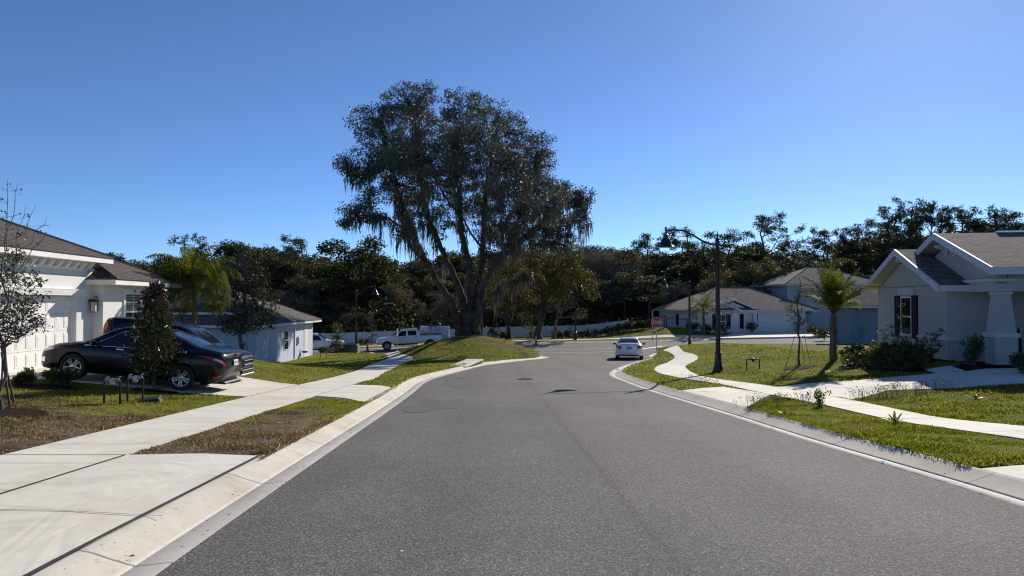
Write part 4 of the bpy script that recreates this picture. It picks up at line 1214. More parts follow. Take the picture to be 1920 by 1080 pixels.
# ---- white crew-cab pickups on the cross street
def pickup(label, rack):
    st = [(0, .62, 1.12, 1.30, .96, .90), (.04, .60, 1.22, 1.34, .985, .93), (2.30, .58, 1.24, 1.34, .99, .93), (2.36, .56, 1.25, 1.80, .99, .70), (2.46, .55, 1.25, 1.95, .99, .72), (3.0, .55, 1.25, 1.985, .99, .74), (3.9, .55, 1.24, 1.97, .99, .74), (4.20, .55, 1.23, 1.86, .99, .76), (4.55, .55, 1.22, 1.60, .99, .80), (4.82, .55, 1.20, 1.36, .985, .84),
          (5.1, .56, 1.17, 1.29, .975, .86), (5.9, .58, 1.12, 1.24, .955, .84), (6.28, .60, 1.06, 1.18, .93, .80), (6.42, .62, 1.0, 1.08, .88, .74), (6.46, .66, .94, .98, .84, .70)]
    T = Shell(st, 160, 5)
    root = thing('white_pickup', label, 'pickup truck', (0, 0, 0))
    T.body('body', root, M['white_car'], M['black_plastic'], (1.30, 5.42), .42, .30, 84, 34)
    for x0, x1, hi0, hi1 in ((2.62, 3.40, 5.86, 5.86), (3.58, 4.62, 5.86, 5.86)):
        def poly(x):
            hi = 5.86
            if x > 4.15: hi = 5.12 + .74 * max(.02, (4.66 - x) / .51)
            return 5.12, hi
        T.patch('side_window', x0, x1, 0, 0, M['car_glass'], root, (1, -1), .006, 14, 6, poly)
    T.across('windscreen', 4.12, 4.78, 6.2, M['car_glass'], root)
    T.across('rear_window', 2.355, 2.44, 6.3, M['car_glass'], root)
    m = MB(); m.box(.10, 2.26, -.80, .80, 1.30, 1.352); m.build('bed_shade', M['opening_shade'], root)  # solid near-black slab standing for the shade inside the open bed
    m = MB()
    for sd_ in (1, -1): m.box(.05, 2.32, min(.81 * sd_, .97 * sd_), max(.81 * sd_, .97 * sd_), 1.335, 1.375)
    m.box(.03, .12, -.81, .81, 1.33, 1.372); m.build('bed_rail', M['black_plastic'], root, bevel=.01)
    for x in (1.30, 5.42):
        for sd_ in (1, -1): wheel(root, x, sd_ * .86, .42, .28, sd_, 8, M['alloy'] if not rack else M['galv'], .60)
    m = MB(); m.box(6.35, 6.62, -.96, .96, .50, .72); m.build('front_bumper', M['chrome'], root, bevel=.04)
    m = MB(); m.box(6.40, 6.50, -.60, .60, .74, 1.10); m.build('grille', M['black_plastic'] if rack else M['chrome'], root, bevel=.03)
    for sd_ in (1, -1): m = MB(); m.box(6.30, 6.47, min(.62 * sd_, .90 * sd_), max(.62 * sd_, .90 * sd_), .76, 1.08); m.build('headlight', M['clear_lens'], root, bevel=.03)
    m = MB(); m.box(-.18, .05, -.95, .95, .52, .70); m.build('rear_bumper', M['chrome'], root, bevel=.03)
    for sd_ in (1, -1): m = MB(); m.box(-.015, .10, min(.83 * sd_, .985 * sd_), max(.83 * sd_, .985 * sd_), .82, 1.24); m.build('tail_lamp', M['red_lens'], root, bevel=.01)
    mirror_part(T, root, 4.42, M['white_car'] if not rack else M['black_plastic'])
    m = MB()
    for sd_ in (1, -1):
        for x in (2.72, 3.72): q = T.P(x, 4.5, sd_, .02); m.box(q.x - .12, q.x + .1, q.y - .015, q.y + .015, q.z - .05, q.z + .0)
    m.build('door_handle', M['black_plastic'], root)
    m = MB()
    for sd_ in (1, -1):
        for x in (2.52, 3.50, 4.66): m.tube([T.P(x, v, sd_, .002) for v in np.linspace(2.3, 5.0, 8)], .006, 4)
    m.build('door_gap', M['black_plastic'], root)
    m = MB(); m.box(2.5, 4.75, -.99, .99, .44, .52); m.build('side_step', M['black_plastic'], root, bevel=.02)
    if rack:
        # faded green company lettering, two short unreadable lines on the front door
        m = MB(); r = np.random.default_rng(3); x = 3.66
        for row, (z, h) in enumerate(((1.02, .10), (.90, .05))):
            xx = 3.70 + row * .1
            while xx < 4.45 - row * .2:
                w = r.uniform(.03, .07); v = T.v_at(xx, z); v2 = T.v_at(xx, z + h * r.uniform(.6, 1)); q = [T.P(a, b, 1, .007) for a, b in ((xx, v), (xx + w, v), (xx + w, v2), (xx, v2))]; m.add(q, [(0, 1, 2, 3)]); xx += w + .02
        m.build('door_lettering', plain('faded_green', (.22, .32, .25), .5), root)
        k = MB()
        for x in (.12, .62, 1.12):
            for sd_ in (1, -1): k.tube([(x, .84 * sd_, 1.36), (x, .84 * sd_, 2.12)], .022, 6)
        for sd_ in (1, -1): k.tube([(-.25, .84 * sd_, 2.12), (1.45, .84 * sd_, 2.12)], .025, 6)
        for x in (.0, .4, .8, 1.2): k.tube([(x, -.84, 2.13), (x, .84, 2.13)], .018, 6)
        k.tube([(1.5, .5, 1.4), (2.25, .55, 1.78)], .03, 6)
        k.build('ladder_rack', M['black_metal'], root)
    return root
tr = pickup('white crew-cab pickup with a black rack, parked facing left before the white fence', True)
tz = lambda x, y: float(road_z(x, y))
p0, p1 = ray_at(703, 655, 71.2), ray_at(829, 640, 72.6)
set_car(tr, ((p0.x + p1.x) / 2, 71.9), math.degrees(math.atan2(p0.y - p1.y, p0.x - p1.x)), 6.6, zf=tz)
tr2 = pickup('white pickup facing right, half hidden behind the corner of the bluish house', False)
p1 = ray_at(654, 640, 69.5)
set_car(tr2, (p1.x - 3.3, 68.3), 12, 6.6, zf=tz)
# grey trailer box beyond the first pickup's bed
p = ray_at(818, 610, 75.0); tl_ = thing('utility_trailer', 'pale boxy utility trailer with a rail on top, behind the pickup bed', 'trailer', (p.x, p.y, tz(p.x, 74.2)), R(2))
m = MB(); m.box(-1.6, 1.3, -.8, .8, .55, 2.0); m.build('box', M['vinyl'], tl_, bevel=.03)
m = MB(); 
for sd_ in (-1, 1): m.tube([(-1.7, .7 * sd_, 2.12), (1.4, .7 * sd_, 2.12)], .03, 6)
for x in (-1.5, 0, 1.2): m.tube([(x, -.7, 2.0), (x, -.7, 2.12), (x, .7, 2.12), (x, .7, 2.0)], .025, 6)
m.build('roof_rail', M['grey_plastic'], tl_)
for sd_ in (1, -1): wheel(tl_, 0, sd_ * .9, .33, .2, sd_, 5)
m = MB(); m.box(1.3, 2.2, -.05, .05, .5, .6); m.build('tow_bar', M['black_metal'], tl_)
# ------------------------------------------------------------------ street furniture
def lamp(label, px, Y, rz, group='black gooseneck street lamps'):
    p = at2(px, Y)
    root = thing('street_lamp', label, 'street lamp', p, rz, group)
    m = MB(); bm_ = M['black_metal']
    m.lathe([(.24, -.1), (.24, .06), (.20, .10), (.19, .22), (.155, .30), (.15, .42), (.13, .48), (.13, .75), (.15, .78), (.15, .82), (.105, .86)], (0, 0, 0), 16)
    m.build('base', bm_, root, smooth=True)
    m = MB(); m.lathe([(.098, .84), (.092, 2.5), (.080, 5.0), (.095, 5.02), (.095, 5.10), (.07, 5.14), (.07, 5.42), (.085, 5.44), (.085, 5.50), (.03, 5.56), (.045, 5.62), (.02, 5.70), (.006, 5.80)], (0, 0, 0), 12)
    m.build('pole', bm_, root, smooth=True)
    a = MB()
    P = [(.30, 0, 5.34), (.27, 0, 5.25), (.16, 0, 5.21), (0, 0, 5.24), (-.25, 0, 5.26), (-.6, 0, 5.40), (-1.0, 0, 5.66), (-1.4, 0, 5.84), (-1.75, 0, 5.88), (-2.05, 0, 5.84)]
    a.tube(P, [.02, .03, .035, .04, .04, .04, .036, .034, .032, .03], 8); a.ball((.31, 0, 5.37), .04)
    a.tube([(-2.07, 0, 5.95), (-2.07, 0, 5.70)], .035, 8); a.ball((-2.07, 0, 5.97), .05)
    a.build('arm', bm_, root, smooth=True)
    s = MB(); s.lathe([(.05, 5.72), (.11, 5.66), (.11, 5.56), (.16, 5.50), (.21, 5.40), (.25, 5.26), (.33, 5.18), (.33, 5.16), (.235, 5.22), (.19, 5.36), (.02, 5.44)], (-2.07, 0, 0), 18)
    s.build('lamp_shade', bm_, root, smooth=True)
    return root
def at2(px, Y, dz=0.0):
    p = ray_at(px, 600, Y); return (p.x, p.y, float(lawn(p.x, p.y)) + dz)
lamp('black gooseneck street lamp nearest the viewer, at the bend of the right pavement', 1346, pix(1346, 699)[1], R(-8))
lamp('black gooseneck street lamp second in line, by the far end of the curving pavement', 1293, 60.9, R(-8))
lamp('black street lamp in front of the white fence, right of the big oak', 1079, 77.5, R(100))
lamp('black street lamp beside the green utility box, left of the pickup', 668, 64.0, R(-130))

def sign_post(name, label, px, Y, h):
    root = thing(name, label, 'sign', at2(px, Y))
    m = MB(); m.box(-.03, .03, -.02, .02, -.3, h); m.build('post', M['galv'], root); return root
st = sign_post('stop_sign', 'red octagonal STOP sign on a metal post at the pavement corner', 1231, 58.5, 2.40)
st.rotation_euler = (0, 0, R(-6))
o8 = [(0.40 * math.cos(R(22.5 + 45 * k)) / math.cos(R(22.5)), 0.40 * math.sin(R(22.5 + 45 * k)) / math.cos(R(22.5))) for k in range(8)]
m = MB(); m.prism([(x, -.028, 2.02 + z) for x, z in o8], (0, .006, 0)); pl = m.build('sign_plate', M['sign_white'], st)
m = MB(); m.prism([(x * .945, -.032, 2.02 + z * .945) for x, z in o8], (0, .003, 0)); m.build('sign_face', M['sign_red'], pl)
tm = text_mesh('STOP', .36); to = put('lettering', tm, M['sign_white'], pl); to.location = (0, -.036, 2.02); to.rotation_euler = (R(90), 0, 0); to.scale = (.78, 1.08, 1)
sb = sign_post('street_sign_post', 'thin grey sign post seen edge-on behind the stop sign', 1223, 74.8, 3.0)
m = MB(); m.box(-.03, .03, -.25, .25, 2.3, 3.0); m.build('sign_plate', M['galv'], sb)
sb = sign_post('street_sign_post', 'thin grey sign post seen edge-on in front of the white pickup', 745, 64.5, 2.1)
m = MB(); m.box(-.035, .035, -.3, .3, 1.45, 2.1); m.build('sign_plate', M['galv'], sb)

def cone(label, px, Y, h=.9):
    p = at2(px, Y); p = (p[0], p[1], float(road_z(p[0], p[1])) + .002)
    root = thing('traffic_cone', label, 'traffic cone', p, .3, 'orange traffic cones')
    m = MB(); m.box(-.2, .2, -.2, .2, 0, .04); m.build('base', M['rubber'], root, bevel=.015)
    m = MB(); m.lathe([(.155, .04), (.15, .06), (.035, h - .02), (.025, h)], (0, 0, 0), 16); m.build('body', M['orange'], root, smooth=True)
    return root
c1 = cone('orange traffic cone with white collar on the cross street, right of the berm', 1005, 71.0, .95)
f = lambda z: .15 + (.035 - .15) * (z - .06) / .87 + .003
m = MB(); m.lathe([(f(.50), .50), (f(.66), .66)], (0, 0, 0), 16); m.lathe([(f(.74), .74), (f(.82), .82)], (0, 0, 0), 16); m.build('reflective_band', M['sign_white'], c1, smooth=True)
cone('plain orange traffic cone on the street in front of the white pickup', 689, 69.5, .85)

ub = thing('utility_cabinet', 'dark green utility cabinet at the end of the left pavement', 'utility box', at2(652, 63.5), R(4))
m = MB(); m.box(-.85, .85, -.5, .5, 0, .85); m.box(-.88, .88, -.53, .53, .85, .93); m.build('body', M['utility_green'], ub, bevel=.02)
m = MB(); m.box(-1.0, 1.05, -.6, .6, -.25, .05); m.build('pad', M['concrete'], ub)
m = MB(); m.box(.86, .95, -.45, .45, .03, .82); m.build('side_panel', M['galv'], ub)

def backflow(label, px, py, w, h, n=1, mat=None, rz=0.0, gap=.55):
    g = ground_pt(px, py); root = thing('backflow_preventer', label, 'water pipe', tuple(g), rz); mat = mat or M['black_metal']
    for k in range(n):
        x = k * gap; y = k * .35; hh = h * (1 + .03 * k); m = MB()
        m.tube([(x - w / 2, y, -.1), (x - w / 2, y, hh - .03), (x - w / 2 + .03, y, hh), (x + w / 2 - .03, y, hh), (x + w / 2, y, hh - .03), (x + w / 2, y, -.1)], .024, 8)
        p = m.build('pipe', mat, root, smooth=True)
        v = MB(); v.lathe([(.03, -.09), (.055, -.07), (.06, 0), (.045, .05), (.02, .06)], (x, y, hh - .02), 10)
        v.tube([(x - .12, y, hh), (x - .12, y, hh + .06), (x - .07, y, hh + .07)], .014, 6); v.tube([(x + .12, y, hh), (x + .12, y, hh + .06), (x + .17, y, hh + .07)], .014, 6)
        v.tube([(x - .14, y, hh), (x + .14, y, hh)], .036, 8)
        v.build('valve', M['galv'] if n > 1 else mat, p, smooth=True)
    return root
backflow('pair of dark bent water pipes with valves on the left lawn beside the magnolia', 210, 757, .31, .50, 2, rz=R(12), gap=.36)
backflow('single dark bent water pipe with a valve on the right lawn beside the lamp', 1412, 693, .50, .42)
backflow('small pipe loop in the flower bed at the corner of the bluish house', 606, 672, .4, .5)
mbx = ground_pt(275, 754); root = thing('meter_cover', 'black rectangular meter cover lying tilted in the left lawn', 'meter cover', (mbx.x, mbx.y, mbx.z + .02), R(15))
m = MB(); m.box(-.28, .28, -.17, .17, -.02, .06); o = m.build('lid', M['black_plastic'], root, bevel=.015); o.rotation_euler = (R(5), R(-6), 0)
m = MB(); m.box(.16, .30, -.16, .10, -.03, .035); m.build('rim', M['galv'], root)

# stakes holding the young trees
def stake(label, a, b, mat=None, rr=.02, grp='tree stakes'):
    a = Vector(a); b = Vector(b); root = thing('tree_stake', label, 'stake', tuple(a), 0, grp)
    m = MB(); m.tube([(0, 0, -.05), b - a], rr, 6); m.build('shaft', mat or M['wood'], root); return root
g = ground_pt(5, 770)
for (xa, ya, xb, yb, lab) in ((28, 757, 2, 648, 'long leaning stake right of the young oak trunk at the left edge'), (20, 768, 3, 660, 'second leaning stake close to the young oak trunk at the left edge'), (3, 722, 6, 640, 'short far stake behind the young oak at the left edge')):
    ga = ground_pt(xa, ya); stake(lab, ga, ray_at(xb, yb, g.y + (0.0 if ya > 740 else .3)))
g = ground_pt(1499, 686)
for (xa, ya, xb, yb, lab) in ((1471, 694, 1490, 630, 'guy strap on the left side of the bare sapling'), (1520, 684, 1508, 628, 'guy strap on the right side of the bare sapling'), (1508, 678, 1503, 640, 'guy strap behind the bare sapling')):
    stake(lab, ground_pt(xa, ya), ray_at(xb, yb, g.y), M['black_plastic'], .009, 'guy straps of the bare sapling')
g = ground_pt(456, 690)
for (xa, xb, lab) in ((462, 458, 'stake on the right of the leafy young oak'), (470, 461, 'outer stake on the right of the leafy young oak')):
    p = Vector(at2(xa, 33.4)); stake(lab, p, ray_at(xb, 640, 33.5))

# white vinyl fence
def fence_line(a, b, n, h, root, panel_mat, post_mat, zf):
    a = np.array(a); b = np.array(b)
    P = [a + (b - a) * i / n for i in range(n + 1)]
    for i in range(n):
        p, q = P[i], P[i + 1]; z0, z1 = zf(*p), zf(*q); m = MB()
        d = (q - p) / np.linalg.norm(q - p); nn = np.array([-d[1], d[0]]) * .02
        vs = [(p[0] - nn[0], p[1] - nn[1], z0 - .2), (q[0] - nn[0], q[1] - nn[1], z1 - .2), (q[0] - nn[0], q[1] - nn[1], z1 + h), (p[0] - nn[0], p[1] - nn[1], z0 + h)]
        m.prism(vs, (2 * nn[0], 2 * nn[1], 0)); m.build('panel', panel_mat, root)
    for p in P:
        m = MB(); z = zf(*p); m.box(p[0] - .065, p[0] + .065, p[1] - .065, p[1] + .065, z - .3, z + h + .08); m.lathe([(.09, 0), (.01, .06)], (p[0], p[1], z + h + .08), 4); m.build('post', post_mat, root)
vf = thing('vinyl_fence', 'long white vinyl fence along the far side of the cross street', 'fence', (0, 0, 0))
fence_line((-36, 85.5), (13.5, 86.5), 21, 1.22, vf, M['vinyl'], M['vinyl'], lambda x, y: float(lawn(x, y)))
def rail_fence(label, a, b, n, h):
    root = thing('black_rail_fence', label, 'fence', (0, 0, 0)); a = np.array(a, float); b = np.array(b, float)
    zf = lambda p: float(lawn(p[0], p[1])); bm_ = M['black_metal']
    m = MB()
    for zz in (.12, h - .15, h): m.tube([(*(a + (b - a) * i / n), zf(a + (b - a) * i / n) + zz) for i in range(n + 1)], .022, 5)
    m.build('rail', bm_, root)
    m = MB(); k = n * 12
    for i in range(k + 1): p = a + (b - a) * i / k; m.tube([(p[0], p[1], zf(p)), (p[0], p[1], zf(p) + h)], .011, 4)
    m.build('bars', bm_, root)
    for i in range(n + 1): p = a + (b - a) * i / n; m = MB(); m.box(p[0] - .045, p[0] + .045, p[1] - .045, p[1] + .045, zf(p) - .1, zf(p) + h + .08); m.build('post', bm_, root)
rail_fence('black metal rail fence on the bank left of the house across the junction', (13.6, 86.3), (17.2, 83.3), 3, 1.35)
rail_fence('short black metal fence against the wall of the house across the junction', (17.4, 83.4), (20.0, 84.6), 1, 1.2)

# kerb inlet
a = Vector((*pix(876, 690, roadlvl), 0)); bb = Vector((*pix(905, 683.5, roadlvl), 0)); c = (a + bb) / 2; an = math.atan2((bb - a).y, (bb - a).x)
dr = thing('storm_drain', 'concrete kerb inlet with a dark slot beside the left kerb', 'storm drain', (c.x, c.y, float(base(c.x, c.y))), an)
L = (bb - a).length / 2 + .1
m = MB(); m.box(-L, L, .0, .95, .035, .11); m.box(-L - .2, -L, .02, .95, -.12, .105); m.box(L, L + .2, .02, .95, -.12, .105); m.build('slab', M['kerb'], dr, bevel=.02)
m = MB(); m.box(-L, L, .03, .9, -.12, .034); m.build('slot', M['opening_shade'], dr)  # solid near-black box standing for the shade inside the inlet

# dark folded parasol standing on the porch at the right edge
p = ray_at(1910, 640, 23.2)
um = thing('folded_parasol', 'dark folded parasol standing on the porch at the right edge', 'parasol', (p.x, p.y, -.40))
m = MB(); m.lathe([(.015, 0), (.015, .12), (.06, .2), (.085, .5), (.07, .95), (.02, 1.18), (.012, 1.25)], (0, 0, 0), 9); m.build('canopy', M['dark_paint'], um, smooth=True)

# small bits of litter
def bit(name, label, cat, px, py, mat, s, hf=road_z, seed=1):
    x, y = pix(px, py, hf); r = np.random.default_rng(seed); m = MB(); pts = [(x + math.cos(k * 1.05) * s * r.uniform(.5, 1.2), y + math.sin(k * 1.05) * s * .6 * r.uniform(.5, 1.2), float(hf(x, y)) + .012 + r.uniform(0, .014)) for k in range(6)]
    m.prism(pts, (0, 0, .004)); tag(m.build(name, mat, None), label, cat)
bit('paper_scrap', 'white paper scrap lying on the asphalt at the bottom of the picture', 'litter', 752, 1039, M['sign_white'], .018)
bit('paper_scrap', 'crumpled white scrap on the right lawn beside the bare sapling', 'litter', 1551, 697, M['sign_white'], .12, lawn, 2)
bit('fallen_leaf', 'dark fallen leaf against the white kerb line at the right', 'leaf', 1655, 869, M['wood'], .035, road_z, 3)
bit('fallen_leaf', 'small brown leaf on the asphalt edge in the right middle', 'leaf', 1447, 805, M['wood'], .03, road_z, 4)
# twig on the left verge
x, y = pix(500, 842); z = float(lawn(x, y)) + .05; m = MB(); m.tube([(x - .35, y + .25, z), (x - .1, y + .24, z + .02), (x + .08, y + .17, z + .025), (x + .17, y + .04, z + .015), (x + .19, y - .10, z - .02)], .0035, 5)
tag(m.build('fallen_twig', M['light_trim'], None, smooth=True), 'pale curved twig on the brown left verge near the kerb', 'twig')
for (px, py, rx, ry, sd_) in ((60, 726, 1.1, .5, 1), (5, 775, .8, .6, 2), (1500, 690, .55, .5, 3), (292, 733, .55, .4, 4)):
    c = pix(px, py); P = [(c[0] + rx * math.cos(k * .35) * (1 + .1 * math.sin(k * 2.1 + sd_)), c[1] + ry * math.sin(k * .35)) for k in range(18)]
    sheet('mulch_bed', P, .02, M['mulch'], None, .4, .03, hard=True)
sheet('mulch_bed', [pix(1572, 690), pix(1640, 694), pix(1745, 700), (13.1, 23.9), (15.0, 25.0), (16.2, 31.6), (15.2, 31.4)], .02, M['mulch'], None, .5, .03)
sheet('mulch_bed', [pix(1785, 688), pix(1810, 697), pix(1905, 692), pix(1925, 684), pix(1850, 680)], .035, M['mulch'], None, .5, .03)
# ------------------------------------------------------------------ plants
def rand_dirs(r, n):
    v = r.normal(size=(n, 3)); return v / np.linalg.norm(v, axis=1)[:, None]

def leaf_cards(C, size, r, aspect=0.55, up=0.0, fold=False):
    """one lozenge-shaped leaf per centre; size scalar or per-leaf"""
    n = len(C); size = np.broadcast_to(np.asarray(size, float), (n,))
    a = rand_dirs(r, n); a[:, 2] = a[:, 2] * (1 - up * 0.6); a /= np.linalg.norm(a, axis=1)[:, None]
    b = np.cross(a, rand_dirs(r, n)); b /= np.linalg.norm(b, axis=1)[:, None] + 1e-9
    L = (a.T * size * 0.5 * r.uniform(0.7, 1.3, n)).T; W = (b.T * size * 0.5 * aspect * r.uniform(0.7, 1.3, n)).T
    V = np.stack([C - L, C + W - 0.1 * L, C + L, C - W - 0.1 * L], 1).reshape(-1, 3)
    F = np.arange(4 * n).reshape(-1, 4)
    return V, F

def blob_points(r, c, rad, nclump, per, spread, shell=0.55, flat=0.75):
    """leaf centres in clumps filling an ellipsoid, thinner in its middle"""
    d = rand_dirs(r, nclump); q = r.uniform(shell, 1.0, nclump) ** 0.8
    cc = np.array(c) + d * q[:, None] * np.array(rad)
    p = np.repeat(cc, per, 0) + np.clip(r.normal(size=(nclump * per, 3)), -1.5, 1.5) * np.array([spread, spread, spread * flat])
    return p, cc

def bend(r, a, b, n=6, wob=0.12, sag=0.0):
    a = np.array(a, float); b = np.array(b, float); L = np.linalg.norm(b - a)
    t = np.linspace(0, 1, n)[:, None]
    P = a + (b - a) * t
    P[1:-1] += r.normal(size=(n - 2, 3)) * L * wob * 0.5
    P[:, 2] -= sag * L * (np.sin(np.pi * t[:, 0]))
    return P

def tree_parts(mb, r, base_pt, top_pt, r0, blobs, levels=2, twigs=10, fork=0.35, nb=6):
    """trunk, then one limb to every crown blob, then twigs inside the blob"""
    trunk = bend(r, base_pt, top_pt, 8, 0.05)
    rad = r0 * (1 - 0.72 * np.linspace(0, 1, 8)); rad[0] *= 1.35
    mb.tube(trunk, rad, 9)
    for c, rr in blobs:
        c = np.array(c); rr = np.array(rr)
        k = int(np.clip(r.integers(int(8 * fork), 8), 1, 7))
        while k > 1 and trunk[k][2] > c[2] - 0.15 * abs(c[2] - base_pt[2]): k -= 1
        limb = bend(r, trunk[k], c, 6, 0.16)
        mb.tube(limb, np.linspace(rad[k] * 0.62, rad[k] * 0.16, 6), 6)
        for _ in range(twigs):
            j = r.integers(2, 6)
            e = c + rand_dirs(r, 1)[0] * rr * r.uniform(0.6, 1.0)
            tw = bend(r, limb[j], e, 4, 0.2)
            mb.tube(tw, np.linspace(rad[k] * 0.16, rad[k] * 0.03 + 0.004, 4), 4, cap=False)

def make_tree(name, label, cat, blobs, base_pt, top_pt, r0, leaf, leafm, barkm, seed, dens=60, per=10, spread=0.3, twigs=8, group=None, shell=0.5, aspect=0.55, fork=0.35):
    r = np.random.default_rng(seed)
    root = thing(name, label, cat, tuple(base_pt), 0, group)
    mb = MB()
    o = np.array(base_pt, float)
    B = [(np.array(c) - o, np.array(q) if np.ndim(q) else np.array([q, q, q * 0.85])) for c, q in blobs]
    tree_parts(mb, r, (0, 0, -0.1), np.array(top_pt) - o, r0, B, twigs=twigs, fork=fork)
    mb.build('trunk', barkm, root, smooth=True)
    VV = []
    for c, q in B:
        vol = float(np.mean(q)) ** 2
        n = max(4, int(dens * vol))
        p, cc = blob_points(r, c, q, n, per, spread, shell)
        VV.append(p)
    C = np.vstack(VV)
    V, F = leaf_cards(C, leaf, r, aspect)
    put('crown', fast_mesh('crown', V, F), leafm, root)
    return root

L_oak = leaf_mat('leaf_live_oak', [(0.026, 0.031, 0.023), (0.055, 0.062, 0.046), (0.095, 0.102, 0.080), (0.15, 0.155, 0.125)], 0.12, 0.55, 0.25, 0.35, (1.1, 1.15, .8, 1))
L_young = leaf_mat('leaf_young_oak', [(0.030, 0.042, 0.020), (0.075, 0.088, 0.048), (0.16, 0.165, 0.12)], 0.15, 0.45, 1.2)
L_mag = leaf_mat('leaf_magnolia', [(0.008, 0.020, 0.008), (0.020, 0.040, 0.010), (0.065, 0.080, 0.014), (0.10, 0.05, 0.02)], 0.10, 0.22, 2.0, 0.6)
L_mag_top = leaf_mat('leaf_magnolia_russet', [(0.02, 0.012, 0.008), (0.07, 0.03, 0.02), (0.05, 0.05, 0.02)], 0.10, 0.3, 2.0, 0.6)
L_palm = leaf_mat('leaf_palm', [(0.032, 0.050, 0.011), (0.080, 0.105, 0.019), (0.20, 0.19, 0.045)], 0.45, 0.7, 1.5, 0.08)
L_bush = leaf_mat('leaf_bush', [(0.018, 0.028, 0.010), (0.058, 0.072, 0.020), (0.13, 0.135, 0.04)], 0.25, 0.55, 2.5, 0.2)
L_pine = leaf_mat('leaf_pine', [(0.016, 0.024, 0.014), (0.040, 0.056, 0.030), (0.080, 0.098, 0.060)], 0.2, 0.6, 0.3)
L_dark = leaf_mat('leaf_wood_green', [(0.016, 0.022, 0.009), (0.042, 0.050, 0.018), (0.085, 0.088, 0.032)], 0.28, 0.6, 0.25)
L_brown = leaf_mat('leaf_wood_brown', [(0.040, 0.034, 0.021), (0.084, 0.070, 0.044), (0.135, 0.112, 0.070)], 0.25, 0.7, 0.25)
L_gold = leaf_mat('leaf_wood_yellow', [(0.055, 0.055, 0.018), (0.115, 0.108, 0.036), (0.17, 0.145, 0.05)], 0.3, 0.6, 0.3)
L_twig = leaf_mat('leaf_wood_twig', [(0.07, 0.058, 0.046), (0.13, 0.112, 0.09), (0.18, 0.155, 0.125)], 0.2, 0.9, 0.3)

